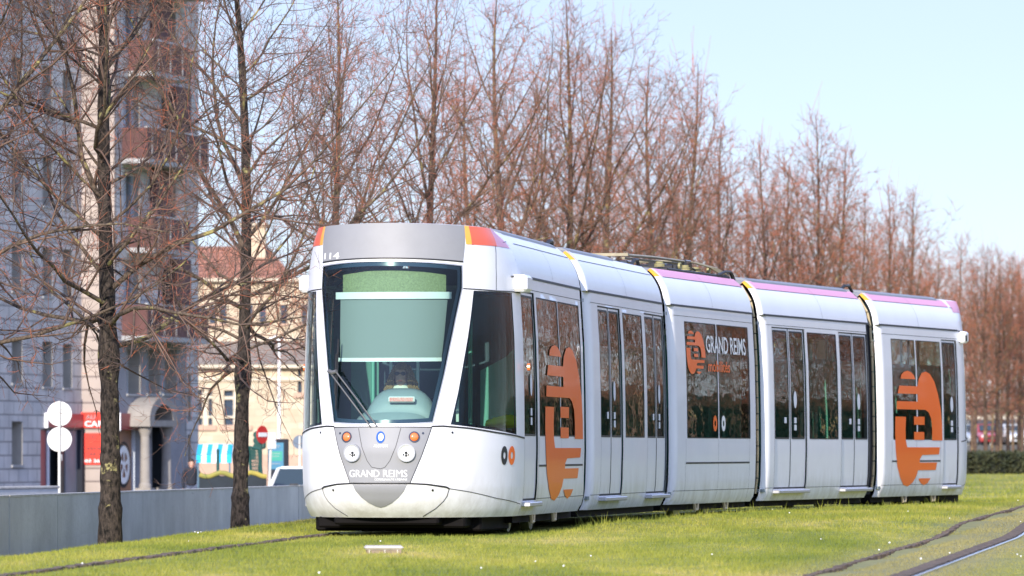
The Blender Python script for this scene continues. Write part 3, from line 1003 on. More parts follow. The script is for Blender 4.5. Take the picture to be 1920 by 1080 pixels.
def cab_extras():
    cb = cabF
    # shoulder camera boxes
    for sd in (1, -1):
        b = MB(); b.frame((m1.C.x, m1.C.y, 0), tuple(m1.b), tuple(m1.r * sd))
        b.box(-0.62, -0.16, 1.02, 1.225, 2.575, 2.755, 0.03)
        b.build('camera_housing', M['white'], front_cab, ROOT)
        b = MB(); b.disc(m1.P(-0.33, sd * 1.19, 1.78), m1.r * sd, 0.04, 0.03, 18); b.build('side_marker_lamp', M['lamp_orange'], front_cab, ROOT)
    b = MB(); b.frame((m5.C.x, m5.C.y, 0), tuple(m5.b), tuple(m5.r))
    b.box(4.74, 4.96, 1.02, 1.2, 2.56, 2.74, 0.03); b.build('camera_housing', M['white'], rear_cab, ROOT)
    b = MB(); b.frame((m5.C.x, m5.C.y, 0), tuple(m5.b), tuple(m5.r)); b.box(4.76, 4.83, 1.19, 1.206, 2.59, 2.68); b.build('camera_lens', M['black'], rear_cab, ROOT)
    # lettering on the nose
    def bx(x0, x1, y0, y1):
        a0, z0 = cabF.inv(x0, y1); a1, z1 = cabF.inv(x1, y0)
        return (a0, a1, (z0 + cabF.inv(x1, y1)[1]) / 2, (z1 + cabF.inv(x0, y0)[1]) / 2)
    text_on('town_lettering', 'GRAND REIMS', bx(656, 763.5, 881, 894.5), cb, 0.008, M['letter'], front_cab, 0.0)
    text_on('small_lettering', 'COMMUNAUTÉ URBAINE', bx(702.5, 763.5, 896, 901), cb, 0.008, M['letter'], front_cab, 0.004)
    text_on('fleet_number', '114', bx(609, 637.5, 474.5, 486), cb, 0.008, M['letter'], front_cab, 0.02)
    text_on('maker_lettering', 'ALSTOM', bx(701, 727, 834, 838.5), cb, 0.008, M['letter'], front_cab, 0.004)
    a, z = cabF.inv(713.6, 820)
    patch('maker_emblem', [ell((a, z), .052, .062), ell((a + .004, z + .002), .032, .040)], cb, 0.009, M['logoblue'], front_cab)
    patch('maker_emblem_highlight', [ell((a + .004, z + .002), .030, .038)], cb, 0.009, M['letter'], front_cab)
    for px, mm in ((945.3, M['black']), (959.3, M['orange'])):
        a, z = cabF.inv(px, 854); a2 = cabF.inv(px + 5.6, 854)[0]
        patch('ring_mark', [ell((a, z), a2 - a, 17.5 / 176), ell((a, z), (a2 - a) * .36, 6.5 / 176)], cb, 0.004, mm, front_cab)
    # wiper
    def wp(px, py, off=0.05):
        a, z = cabF.inv(px, py)
        e = 1e-3
        n_ = ((cb(a + e, z) - cb(a - e, z)).cross(cb(a, z + e) - cb(a, z - e))).normalized()
        return cb(a, z) + n_ * off
    b = MB()
    b.tube([wp(696, 801, .03), wp(660, 748, .07), wp(625, 698, .06)], 0.008, 6)
    b.tube([wp(707, 799, .03), wp(672, 748, .07), wp(637, 699, .06)], 0.008, 6)
    b.tube([wp(624, 697, .06), wp(631, 700, .065), wp(638, 698, .06)], 0.022, 8)
    b.build('wiper_arm', M['wiper'], front_cab, ROOT)
    b = MB()
    b.tube([wp(636, 636, .012), wp(633.5, 700, .02), wp(631, 768, .012)], [0.008, 0.016, 0.008], 6)
    b.tube([wp(634.5, 665, .03), wp(632, 740, .03)], 0.012, 6)
    b.build('wiper_blade', M['black'], front_cab, ROOT)
    # behind the windscreen
    def poly(*p): return PX(*p)
    bt = poly((615, 559), (857, 558), (857, 545), (615, 546))
    patch('blind_box', [bt], cb, -0.10, M['whiteplain'], front_cab, .06, .06)
    bl = poly((622, 668), (839, 668), (851, 559), (622, 559))
    patch('blind', [bl], cb, -0.12, M['blind'], front_cab, .06, .06)
    patch('blind_bar', [poly((618, 675.5), (838, 675), (838, 668), (618, 668.5))], cb, -0.11, M['whiteplain'], front_cab, .06, .06)
    md = poly((624, 546), (850, 545), (850, 512), (800, 505), (733, 502), (680, 504), (624, 512))
    patch('display_mesh', [md], cb, -0.14, M['mesh'], front_cab, .06, .06)
    b = MB(); b.frame((m1.C.x, m1.C.y, 0), tuple(-m1.b), tuple(m1.r))
    # bulkhead, floor
    b.box(-0.22, -0.16, -.98, .98, 0.3, 2.85)
    b.build('cab_bulkhead', M['bulk'], front_cab, ROOT)
    b = MB(); b.frame((m1.C.x, m1.C.y, 0), tuple(-m1.b), tuple(m1.r))
    b.box(-0.2, 1.6, -0.6, 0.6, 0.3, 0.36); b.box(-0.2, 1.1, -0.82, 0.82, 0.3, 0.37)
    b.build('cab_floor', M['interior'], front_cab, ROOT)
    # dashboard: a wide rounded hump over a lower shelf
    def hump(y0, y1, d0, d1, zlo, zhi, n=16):
        rings = []
        for k in range(n + 1):
            t = k / n
            y = y0 + (y1 - y0) * t
            h = zlo + (zhi - zlo) * (max(0.0, 1 - abs(2 * t - 1) ** 3.4)) ** 0.75
            ring = []
            for j in range(9):
                q = j / 8 * math.pi
                d = (d0 + d1) / 2 + (d1 - d0) / 2 * math.cos(q)
                zz = zlo - 0.1 + (h - zlo + 0.1) * math.sin(q) ** 0.6
                ring.append((d, y, zz))
            rings.append(ring)
        return rings
    b = MB(); b.frame((m1.C.x, m1.C.y, 0), tuple(-m1.b), tuple(m1.r))
    b.loft(hump(-0.34, 0.44, 1.45, 1.82, 1.18, 1.545), closed=True)
    b.loft(hump(-0.52, 0.50, 1.2, 1.93, 1.02, 1.37), closed=True)
    b.box(1.1, 1.55, -0.5, 0.5, 0.36, 1.15)
    b.build('dashboard', M['dash'], front_cab, ROOT, smooth=True)
    b = MB(); b.frame((m1.C.x, m1.C.y, 0), tuple(-m1.b), tuple(m1.r))
    b.box(1.83, 1.87, -0.06, 0.22, 1.395, 1.455, 0.01)
    b.build('display_frame', M['whiteplain'], front_cab, ROOT)
    b = MB(); b.frame((m1.C.x, m1.C.y, 0), tuple(-m1.b), tuple(m1.r))
    b.box(1.869, 1.877, -0.045, 0.205, 1.405, 1.445)
    b.build('display_panel', M['ledred'], front_cab, ROOT)
    for yy, dd, z0, z1 in ((-0.28, 0.3, 1.1, 1.85), (0.46, 0.45, 1.2, 1.85), (-0.02, 0.1, 1.3, 1.85)):
        b = MB(); b.frame((m1.C.x, m1.C.y, 0), tuple(-m1.b), tuple(m1.r))
        b.box(dd, dd + 0.03, yy - 0.014, yy + 0.014, z0, z1)
        b.build('cab_post', M['pale'], front_cab, ROOT)
    b = MB(); b.frame((m1.C.x, m1.C.y, 0), tuple(-m1.b), tuple(m1.r))
    b.box(0.0, 0.03, -0.22, -0.04, 1.55, 1.75); b.box(0.0, 0.03, -0.22, 0.0, 1.3, 1.5); b.box(0.05, .08, -0.75, -0.45, 1.0, 1.9)
    b.build('cab_cupboard', M['seatgreen'], front_cab, ROOT)
    # driver's seat
    b = MB(); b.frame((m1.C.x, m1.C.y, 0), tuple(-m1.b), tuple(m1.r))
    b.box(0.72, 0.84, -0.12, 0.32, 0.85, 1.45, 0.05); b.box(0.75, 1.2, -0.12, 0.32, 0.78, 0.9, 0.04); b.box(0.9, 1.05, 0.05, 0.17, 0.36, 0.8)
    b.build('driver_seat', M['navy'], front_cab, ROOT)
    # side ledge and green partition seen through the right window
    b = MB(); b.frame((m1.C.x, m1.C.y, 0), tuple(-m1.b), tuple(m1.r))
    b.box(-0.15, 0.55, 0.66, 0.96, 1.08, 1.13); b.build('side_ledge', M['dash'], front_cab, ROOT)
    b = MB(); b.frame((m1.C.x, m1.C.y, 0), tuple(-m1.b), tuple(m1.r))
    b.prism([(0.62, 1.13), (1.02, 1.13), (1.02, 2.02), (0.9, 1.9), (0.62, 1.75)], -0.15, -0.12, 'x')
    b.build('green_partition', M['pole'], front_cab, ROOT)
M['wiper'] = mat('wiper_grey', (0.12, 0.12, 0.125), 0.45)
M['bulk'] = mat('cab_bulkhead_dark', (0.06, 0.10, 0.13), 0.7)
M['ledred'] = mat('display_red', (0.75, 0.12, 0.09), 0.5, noise=(90, 0.5, (0.8, 0.5, 0.45)))
M['pale'] = mat('pale_post', (0.55, 0.68, 0.62), 0.5)
cab_extras()

# ---- passenger sections
LOGO = [[(415, 468), (418, 450), (430, 436), (447, 430), (463, 436), (476, 450), (482, 468)],
        [(408, 500), (491, 500), (497, 465), (512, 437), (530, 430), (550, 440), (570, 475), (585, 530), (597, 600), (603, 680), (604, 750),
         (555, 750), (556, 700), (552, 650), (540, 620), (525, 608), (393, 608), (396, 571), (491, 571), (491, 536), (400, 536)],
        [(472, 640), (521, 640), (521, 678), (472, 678)], [(472, 711), (519, 711), (519, 748), (472, 748)],
        [(388, 642), (436, 642), (433, 700), (434, 750), (440, 782), (592, 782), (588, 815), (510, 818), (500, 835), (498, 853), (580, 853),
         (574, 888), (492, 888), (485, 915), (470, 945), (450, 962), (430, 955), (412, 920), (398, 870), (390, 800), (386, 720)],
        [(495, 926), (552, 926), (540, 948), (524, 958), (508, 948)]]
def logo(u0, u1, z0, z1):
    return [[(u0 + (x - 385) / 220 * (u1 - u0), z0 + (962 - y) / 532 * (z1 - z0)) for x, y in pl] for pl in LOGO]

ZG0, ZG1 = 1.05, 2.555       # glass
def section(i, glasses, doors, flaps=(), pink=False, cover=(0.25, None), name='passenger_section', label=None):
    m = mods[i]
    U = m.U
    holes = []
    for g in glasses: holes.append((U(g[0]), U(g[1])))
    dspan = [(U(d[0][0]) - 0.03, U(d[-1][1]) + 0.03) for d in doors]
    body = None
    for sd in (1, -1):
        fm = m.side(sd)
        polys = [rect(START if i == 0 else 0, m.L, 0.20, 2.75)]
        for a, b_ in holes: polys.append(rect(a, b_, ZG0, ZG1, 0.02))
        for a, b_ in dspan: polys.append(rect(a, b_, 0.36, ZG1 + 0.04))
        if sd < 0: polys = [mir(p) for p in polys]
        o = patch(name if sd > 0 else 'far_side', polys, fm, 0, M['white'], tram if sd > 0 else body, 0.25 if i else 0.25, 0.09)
        if sd > 0: body = o
        def S(p): return p if sd > 0 else mir(p)
        for a, b_ in holes:
            patch('window', [S(rect(a, b_, ZG0, ZG1, 0.02))], fm, -0.004, M['glass'], body, .3, .09)
            patch('window_rubber', [S(rect(a, b_, ZG0, ZG1, .02)), S(rect(a + .02, b_ - .02, ZG0 + .012, ZG1 - .012, .015))], fm, 0.003, M['black'], body, .3, .09)
        for d, (da, db) in zip(doors, dspan):
            for (x0, x1) in d:
                a, b_ = U(x0), U(x1)
                leaf = rect(a - .012, b_ + .012, 0.375, ZG1 + .03)
                gl = rect(a + 0.035, b_ - 0.035, ZG0, ZG1, .03)
                patch('door_leaf', [S(leaf), S(gl)], fm, -0.016, M['white'], body, .3, .09)
                patch('door_window', [S(gl)], fm, -0.018, M['glass'], body, .3, .09)
                patch('door_window_rubber', [S(gl), S(inset(gl, .022))], fm, -0.012, M['black'], body, .3, .09)
            patch('door_seal', [S(rect(da, db, .36, ZG1 + .04))] + [S(rect(U(x0) - .008, U(x1) + .008, 0.38, ZG1 + .025)) for x0, x1 in d], fm, -0.014, M['black'], body, .3, .09)
            b = MB(); b.frame(tuple(m.C), tuple(m.b), tuple(m.r * sd))
            b.box(da + .02, db - .02, 1.10, 1.215, 0.295, 0.345, 0.01)
            b.build('door_step', M['alu'], body, ROOT)
            # stickers
            x0, x1 = U(d[-1][0]), U(d[-1][1])
            if len(d) > 1:
                c = x0 + 0.3 * (x1 - x0)
            else:
                c = x0 + 0.6 * (x1 - x0)
            patch('door_sticker', [S(ell((c, 1.60), .085, .12, 18))], fm, -0.008, M['sticker'], body)
            patch('small_sticker', [S(rect(c - .07, c + .06, 1.27, 1.35))], fm, -0.008, M['sticker'], body)
            patch('small_sticker', [S(rect(c - .07, c + .06, 1.17, 1.25))], fm, -0.008, M['sticker'], body)
            if len(d) > 1:
                y0, y1 = U(d[0][0]), U(d[0][1])
                cc = y0 + .7 * (y1 - y0)
                patch('small_sticker', [S(rect(cc - .06, cc + .06, 1.27, 1.35))], fm, -0.008, M['sticker'], body)
        # seams
        fl = []
        for x0, x1 in flaps:
            a, b_ = U(x0), U(x1)
            fl += [[(a, ZG0 - .01), (a, .74)], [(b_, ZG0 - .01), (b_, .74)], [((a + b_) / 2, ZG0 - .01), ((a + b_) / 2, .22)], [(a, .72), (a, .24)], [(b_, .72), (b_, .24)]]
            bb = [[(a, .73), (b_, .73)]]
            if sd < 0: bb = [mir(q) for q in bb]
            lines('flap_gap', bb, 0.022, fm, 0.004, M['black'], body, .3, .09)
        segs = sorted([(START if i == 0 else 0,) * 2] + dspan + [(m.L, m.L)])
        for k in range(len(segs) - 1):
            a, b_ = segs[k][1] + .04, segs[k + 1][0] - .04
            if b_ - a > 0.25: fl.append([(a, 0.375), (b_, 0.375)])
        fl.append([(0.16 if m.round0 else 0.02, 2.62), (m.L - .1, 2.62)])
        for a, b_ in dspan: fl += [[(a - .02, .22), (a - .02, 2.6)], [(b_ + .02, .22), (b_ + .02, 2.6)]]
        if sd < 0: fl = [mir(q) for q in fl]
        lines('panel_seam', fl, 0.006, fm, 0.0025, M['line'], body, .3, .09)
        dr = [[(0.05, 2.75), (m.L - .03, 2.75)]]
        if sd < 0: dr = [mir(q) for q in dr]
        lines('drip_rail', dr, 0.026, fm, 0.008, M['black'], body, .15, .09)
    # roof shell
    zs = [2.75, 2.80, 2.86, 2.92, 2.98, 3.03, 3.07, 3.11, 3.15, 3.19, 3.22, 3.26, 3.29]
    us = sorted(set([START if i == 0 else 0, .02, .05, .09, .13, .2] + list(np.linspace(.3, m.L - .3, 6)) + [m.L - .07, m.L - .05, m.L - .02, m.L]))
    prof = [(Wz(z) if z <= 3.22 else 0, z) for z in zs[:11]] + [(.70, 3.235), (.35, 3.25), (0, 3.255)]
    full = prof + [(-a, z) for a, z in prof[-2::-1]]
    verts, faces, mi = [], [], []
    for u in us:
        e = m.endin(u)
        for a, z in full:
            s_ = 1 - e / 1.1
            q = m.P(u, a * s_, z - (e * 0.8 if z > 3.2 else 0))
            verts.append(tuple(q))
    n = len(full)
    for k in range(len(us) - 1):
        for j in range(n - 1):
            faces.append((k * n + j, (k + 1) * n + j, (k + 1) * n + j + 1, k * n + j + 1))
            jj = min(j, n - 2 - j)
            band = jj in (7, 8, 9)
            um = (us[k] + us[k + 1]) / 2
            if jj >= 10: mi.append(1)
            elif band and um < 0.2 and i > 0: mi.append(3)
            elif band and pink: mi.append(2)
            else: mi.append(0)
    rf = link_mesh('roof', verts, faces, [M['white'], M['roofgrey'], M['pink'], M['yellow']], body, ROOT, True, mi)
    for sd in (1, -1):
        p = [[(0.2, 3.11), (m.L - .1, 3.11)], [(m.L * .5, 2.77), (m.L * .5, 3.2)]]
        if i == 3: p = p[:1] + [[(m.L * .55, 2.77), (m.L * .55, 3.2)]]
        if sd < 0: p = [mir(q) for q in p]
        lines('roof_seam', p, 0.007, m.side(sd), 0.003, M['line'], body, .3, .05)
    if cover:
        c0, c1 = cover[0], cover[1] if cover[1] else m.L - .2
        b = MB(); b.frame(tuple(m.C), tuple(m.b), tuple(m.r))
        rings = []
        for u, sc_ in ((c0, .9), (c0 + .12, 1), (c1 - .12, 1), (c1, .9)):
            pr = [(.86, 3.19), (.84, 3.235), (.78, 3.265), (.6, 3.28), (0, 3.29), (-.6, 3.28), (-.78, 3.265), (-.84, 3.235), (-.86, 3.19)]
            rings.append([(u, a * (1 if sc_ == 1 else .97), 3.2 + (z - 3.2) * sc_) for a, z in pr])
        b.loft(rings)
        b.build('roof_cover', M['roofgrey'], body, ROOT, smooth=False)
    # floor, ceiling, far lining
    b = MB(); b.frame(tuple(m.C), tuple(m.b), tuple(m.r))
    b.box(0.02, m.L - .02, -1.1, 1.1, 0.32, 0.36); b.box(.02, m.L - .02, -1.05, 1.05, 2.62, 2.66)
    b.build('floor_and_ceiling', M['interior'], body, ROOT)
    b = MB(); b.frame(tuple(m.C), tuple(m.b), tuple(m.r))
    b.box(0.0, m.L - .0, -0.98, 0.98, 0.12, 0.24)
    b.build('underframe', M['under'], body, ROOT)
    rnd = random.Random(i * 7 + 1)
    for (a, b_) in holes:
        b = MB(); b.frame(tuple(m.C), tuple(m.b), tuple(m.r))
        u = a + .1
        while u < b_ - .3:
            for wv in (.62, -.62):
                b.box(u, u + .07, wv - .4, wv + .4, .75, 1.45, .03)
                b.box(u, u + .42, wv - .4, wv + .4, .7, .8, .03)
                b.box(u + .1, u + .2, wv - .05, wv + .05, .36, .72)
            u += .85
        b.build('seats', M['seatgreen'], body, ROOT)
    for a, b_ in dspan + holes:
        for wv in (.55, -.5):
            for u in (a + .15, b_ - .15):
                b = MB(); b.frame(tuple(m.C), tuple(m.b), tuple(m.r))
                b.tube([(u, wv, .36), (u, wv, 2.64)], .022, 6)
                b.build('grab_pole', M['pole'], body, ROOT)
        b = MB(); b.frame(tuple(m.C), tuple(m.b), tuple(m.r))
        b.box(b_ + .02, b_ + .05, .45, 1.02, .36, 2.2)
        b.build('partition', M['pole'], body, ROOT)
    # inner end frames (dark)
    for u0, u1 in (((0.0, 0.03),) if i else ()) + (((m.L - .03, m.L),) if i < 4 else ()):
        b = MB(); b.frame(tuple(m.C), tuple(m.b), tuple(m.r))
        pr_o = [(Wz(z) - .125, z) for z in (.24, .5, .9, 1.5, 2.1, 2.75, 3.0, 3.11, 3.2)]
        o_ = pr_o + [(0, 3.24)] + [(-a, z) for a, z in reversed(pr_o)]
        i_ = [(a * .62, .42 + (z - .24) * .72) for a, z in o_]
        k = len(o_)
        for uu in (u0, u1):
            b.add([(uu, a, z) for a, z in o_] + [(uu, a, z) for a, z in i_],
                  [(j, (j + 1) % k, k + (j + 1) % k, k + j) for j in range(k)])
        b.build('end_frame', M['bellows'], body, ROOT, fixn=False)
    if label: body['label'] = label
    return body

gC1 = section(0, [(1011.5, 1050), (1051.5, 1090.5)], [[(984, 1007)]], [(1010, 1092)], False, (0.05, None),
              label='first passenger section with one narrow door and a large orange and gold figure')
gC2 = section(1, [(1172.6, 1208)], [[(1127.5, 1146.8), (1148.2, 1167)], [(1214.5, 1231.6), (1233, 1248.4)]], (), False, (0.25, 3.7),
              label='second section with two double doors')
gC3 = section(2, [(1288, 1346.5), (1348.5, 1406.5)], [], [(1285.5, 1405)], True, None, label='middle section with GRAND REIMS lettering and a pink roof edge')
gC4 = section(3, [(1517.5, 1571.5)], [[(1453.5, 1482.4), (1484.2, 1511.5)], [(1578.5, 1602.5), (1604, 1628.8)]], (), True, (0.3, None),
              label='fourth section with two double doors and pink roof edge')
gC5 = section(4, [(1674.5, 1718.3), (1720.8, 1766)], [[(1770.5, 1796)]], [(1672, 1763)], True, (0.3, None),
              label='last section with a large orange figure')

def graphics():
    m = mods[0]; f = m.side(1)
    lg = logo(m.U(1020.5), m.U(1092), m.UZ(1060, 937)[1], m.UZ(1060, 650)[1])
    for pl in lg: patch('orange_figure', [pl], f, 0.006, M['orange'], gC1, .2, .08)
    m = mods[4]; f = m.side(1)
    lg = logo(m.U(1676.8), m.U(1766.4), m.UZ(1700, 912)[1], m.UZ(1700, 695)[1])
    for pl in lg: patch('orange_figure', [pl], f, 0.006, M['orange'], gC5, .2, .08)
    m = mods[2]; f = m.side(1)
    lg = logo(m.U(1288.5), m.U(1324.5), m.UZ(1306, 702)[1], m.UZ(1306, 621)[1])
    for pl in lg: patch('orange_figure', [pl], f, 0.006, M['orange'], gC3, .2, .08)
    text_on('window_lettering', 'GRAND REIMS', (m.U(1326.5), m.U(1400.5), m.UZ(1360, 664)[1], m.UZ(1360, 632)[1]), f, 0.006, M['letter'], gC3, 0.012)
    text_on('window_lettering', 'mobilités', (m.U(1329), m.U(1369.5), m.UZ(1350, 698)[1], m.UZ(1350, 677)[1]), f, 0.006, M['orange'], gC3, 0.012)
    for px, mm in ((1340.3, M['orange']), (1356, M['letter'])):
        u, z = m.UZ(px, 794)
        patch('ring_mark', [ell((u, z), .12, .105), ell((u, z), .045, .04)], f, 0.006, mm, gC3)
graphics()

def bellows():
    for i in range(4):
        a, b = mods[i], mods[i + 1]
        p0, p1 = a.C + a.b * (a.L - .03), b.C + b.b * .03
        rings = []
        N_ = 12
        for k in range(N_ + 1):
            t = k / N_
            c = p0.lerp(p1, t); r_ = a.r.lerp(b.r, t).normalized()
            dw = 0.15 + (0.035 if k % 2 else 0.0)
            ring = []
            zs = [.24, .5, .9, 1.5, 2.1, 2.75, 3.0, 3.11, 3.2]
            pr = [(Wz(z) - dw, z) for z in zs]
            full = pr + [(.5, 3.24), (0, 3.26), (-.5, 3.24)] + [(-w_, z) for w_, z in reversed(pr)]
            for w_, z in full:
                q = c + r_ * w_
                ring.append((q.x, q.y, z))
            rings.append(ring)
        mb = MB(); mb.loft(rings, closed=True, caps=False)
        mb.build('bellows', M['bellows'], tram, ROOT)
        # seal strip on the leading edge
        for sd in (1, -1):
            mb = MB()
            for dz0 in np.arange(0.3, 3.05, 0.22):
                q0 = b.C - b.b * .015 + b.r * sd * (Wz(dz0) - .115); q1 = b.C - b.b * .015 + b.r * sd * (Wz(dz0 + .205) - .115)
                mb.tube([(q0.x, q0.y, dz0), (q1.x, q1.y, dz0 + .205)], .018, 6)
            mb.build('edge_seal', M['rub_beige'] if i >= 2 else M['bellows'], tram, ROOT)
        # linkage box between the roofs
        c = p0.lerp(p1, .5)
        for w0 in (.25, -.55):
            mb = MB(); mb.frame(tuple(c), tuple(a.b), tuple(a.r)); mb.box(-.3, .3, w0, w0 + .3, 3.2, 3.3, .02); mb.build('roof_linkage', M['black'], tram, ROOT)
        mb = MB(); mb.frame(tuple(c), tuple(a.b), tuple(a.r))
        mb.tube([(-.5, .7, 3.22), (-.25, .72, 3.31), (.1, .7, 3.32), (.4, .68, 3.22)], .025, 6)
        mb.build('roof_cable', M['black'], tram, ROOT)
bellows()

def pantograph():
    m = mods[2]
    b = MB(); b.frame(tuple(m.C), tuple(m.b), tuple(m.r))
    def done(nm, mt, par=None):
        nonlocal b
        for k_, v_ in enumerate(b.v):
            d_ = v_ - m.C
            u_, w_ = d_.dot(m.b), d_.dot(m.r)
            b.v[k_] = m.P((u_ - 1.9) * .80 + .9, w_, 3.245 + (v_.z - 3.34) * .55)
        o = b.build(nm, mt, par, ROOT)
        b = MB(); b.frame(tuple(m.C), tuple(m.b), tuple(m.r))
        return o
    for wv in (-.5, .5): b.box(2.9, 6.6, wv - .05, wv + .05, 3.34, 3.42)
    b.box(3.0, 3.1, -.55, .55, 3.34, 3.42); b.box(6.0, 6.12, -.6, .6, 3.34, 3.44)
    pf = done('pantograph', M['black'], tram)
    for u, wv in ((3.3, .5), (3.3, -.5), (5.2, .5), (5.2, -.5), (6.3, .45), (6.3, -.45)):
        b.disc((u, wv + .0, 3.44), (0, 0, 1), .07, .03, 14); b.disc((u, wv, 3.48), (0, 0, 1), .07, .03, 14); b.disc((u, wv, 3.52), (0, 0, 1), .05, .04, 14)
    done('insulator', M['insul'], pf)
    for u in (4.3, 6.5):
        b.disc((u, .58, 3.50), (0, 1, 0), .085, .03, 20, .05)
    done('lifting_ring', M['insul'], pf)
    for wv in (-.45, .45):
        b.tube([(1.9, wv * .6, 3.66), (3.6, wv * .8, 3.68), (5.4, wv, 3.66)], .035, 8)
        b.tube([(5.4, wv * .9, 3.6), (2.2, wv * .5, 3.60)], .028, 8)
    b.box(1.85, 1.95, -.35, .35, 3.63, 3.70)
    done('arm', M['panto'], pf)
    b.box(5.3, 5.75, -.5, -.3, 3.42, 3.7, .02); b.box(5.3, 5.75, .3, .5, 3.42, 3.7, .02); b.box(5.75, 6.1, -.3, .3, 3.44, 3.62, .03)
    b.tube([(5.6, 0, 3.6), (6.1, 0, 3.62), (6.5, 0, 3.5)], .09, 10)
    done('drive_box', M['darkchrome'], pf)
    for uu in (5.9, 6.15, 6.4):
        b.tube([(uu, -.75, 3.40), (uu + .12, -.68, 3.5), (uu - .2, -.5, 3.66), (uu - .35, 0, 3.70), (uu - .2, .5, 3.66), (uu + .25, .68, 3.54), (uu + .45, .78, 3.40)], .018, 8)
    done('collector_head', M['panto'], pf)
    b.tube([(5.4, .3, 3.66), (6.1, .3, 3.62), (6.7, .32, 3.42), (6.8, .35, 3.33)], .02, 6)
    b.tube([(5.4, .42, 3.6), (6.3, .45, 3.5), (6.9, .45, 3.34)], .02, 6)
    done('cable', M['panto'], pf)
    # low rooftop equipment on the middle section
    m3 = mods[2]
    b = MB(); b.frame(tuple(m3.C), tuple(m3.b), tuple(m3.r))
    b.box(1.2, 5.0, .62, .8, 3.2, 3.26, .01); b.box(1.2, 5.0, -.8, -.62, 3.2, 3.26, .01)
    b.tube([(4.2, .8, 3.25), (4.6, .82, 3.31), (5.0, .8, 3.32), (5.3, .78, 3.2)], .02, 6)
    b.build('roof_tray', M['black'], tram, ROOT)
pantograph()

def bogies():
    for mi_, us_ in ((0, (1.0, 2.8)), (2, (1.7, 3.5)), (4, (1.6, 3.3))):
        m = mods[mi_]
        b = MB(); b.frame(tuple(m.C), tuple(m.b), tuple(m.r))
        b.box(us_[0] - .5, us_[1] + .5, -.9, .9, .14, .3, .03)
        bg = b.build('bogie', M['under'], tram, ROOT)
        for u in us_:
            for sd in (1, -1):
                b = MB(); b.frame(tuple(m.C), tuple(m.b), tuple(m.r))
                b.disc((u, sd * .70, .29), (0, sd, 0), .28, .1, 28)
                b.build('wheel', M['steel'], bg, ROOT)
                b = MB(); b.frame(tuple(m.C), tuple(m.b), tuple(m.r))
                b.tube([(u - .12, sd * 1.06, .26), (u - .07, sd * 1.06, .12), (u + .07, sd * 1.06, .12), (u + .12, sd * 1.06, .26)], .022, 6)
                b.build('lifting_bracket', M['rub_beige'], bg, ROOT)
bogies()
# ---------------------------------------------------------------- trees
def bark_mat(name, base, dark, lichen, amount):
    m = bpy.data.materials.new(name)
    m.use_nodes = True
    n, l = m.node_tree.nodes, m.node_tree.links
    b = n['Principled BSDF']
    b.inputs['Roughness'].default_value = 0.9
    b.inputs['Specular IOR Level'].default_value = 0.2
    ge = n.new('ShaderNodeNewGeometry')
    mp = n.new('ShaderNodeMapping'); mp.inputs['Scale'].default_value = (1, 1, 0.45)
    l.new(ge.outputs['Position'], mp.inputs[0])
    def noi(sc_, det, ro=0.6):
        t = n.new('ShaderNodeTexNoise'); t.inputs['Scale'].default_value = sc_; t.inputs['Detail'].default_value = det
        t.inputs['Roughness'].default_value = ro
        return t
    a = noi(26, 6, .7); l.new(mp.outputs[0], a.inputs['Vector'])
    r = n.new('ShaderNodeValToRGB'); r.color_ramp.elements[0].position = .38; r.color_ramp.elements[1].position = .62
    r.color_ramp.elements[0].color = (*dark, 1); r.color_ramp.elements[1].color = (*base, 1)
    l.new(a.outputs['Fac'], r.inputs[0])
    c = noi(3.2, 8, .72); l.new(ge.outputs['Position'], c.inputs['Vector'])
    r2 = n.new('ShaderNodeValToRGB'); r2.color_ramp.elements[0].position = 0.62 - amount * .14; r2.color_ramp.elements[1].position = .68 - amount * .14
    l.new(c.outputs['Fac'], r2.inputs[0])
    mx = n.new('ShaderNodeMixRGB'); mx.inputs[2].default_value = (*lichen, 1)
    l.new(r2.outputs[0], mx.inputs[0]); l.new(r.outputs[0], mx.inputs[1]); l.new(mx.outputs[0], b.inputs['Base Color'])
    bp = n.new('ShaderNodeBump'); bp.inputs['Strength'].default_value = 1.0; bp.inputs['Distance'].default_value = .012
    l.new(a.outputs['Fac'], bp.inputs['Height']); l.new(bp.outputs['Normal'], b.inputs['Normal'])
    return m
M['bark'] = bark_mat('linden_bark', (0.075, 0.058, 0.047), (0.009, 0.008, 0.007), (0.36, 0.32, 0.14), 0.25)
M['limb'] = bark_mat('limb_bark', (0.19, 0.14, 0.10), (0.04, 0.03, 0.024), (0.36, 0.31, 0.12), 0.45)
M['barkfar'] = bark_mat('avenue_bark', (0.19, 0.12, 0.085), (0.06, 0.038, 0.03), (0.34, 0.27, 0.12), 0.4)
M['twig'] = mat('brown_twigs', (0.25, 0.14, 0.085), 0.75, noise=(2.0, 0.3, (0.13, 0.08, 0.055)))
M['twigdark'] = mat('dark_twigs', (0.20, 0.12, 0.085), 0.8, noise=(2.0, 0.4, (0.07, 0.048, 0.038)))
M['twigred'] = mat('red_twigs', (0.56, 0.16, 0.07), 0.6, noise=(2.0, 0.4, (0.34, 0.12, 0.065)))

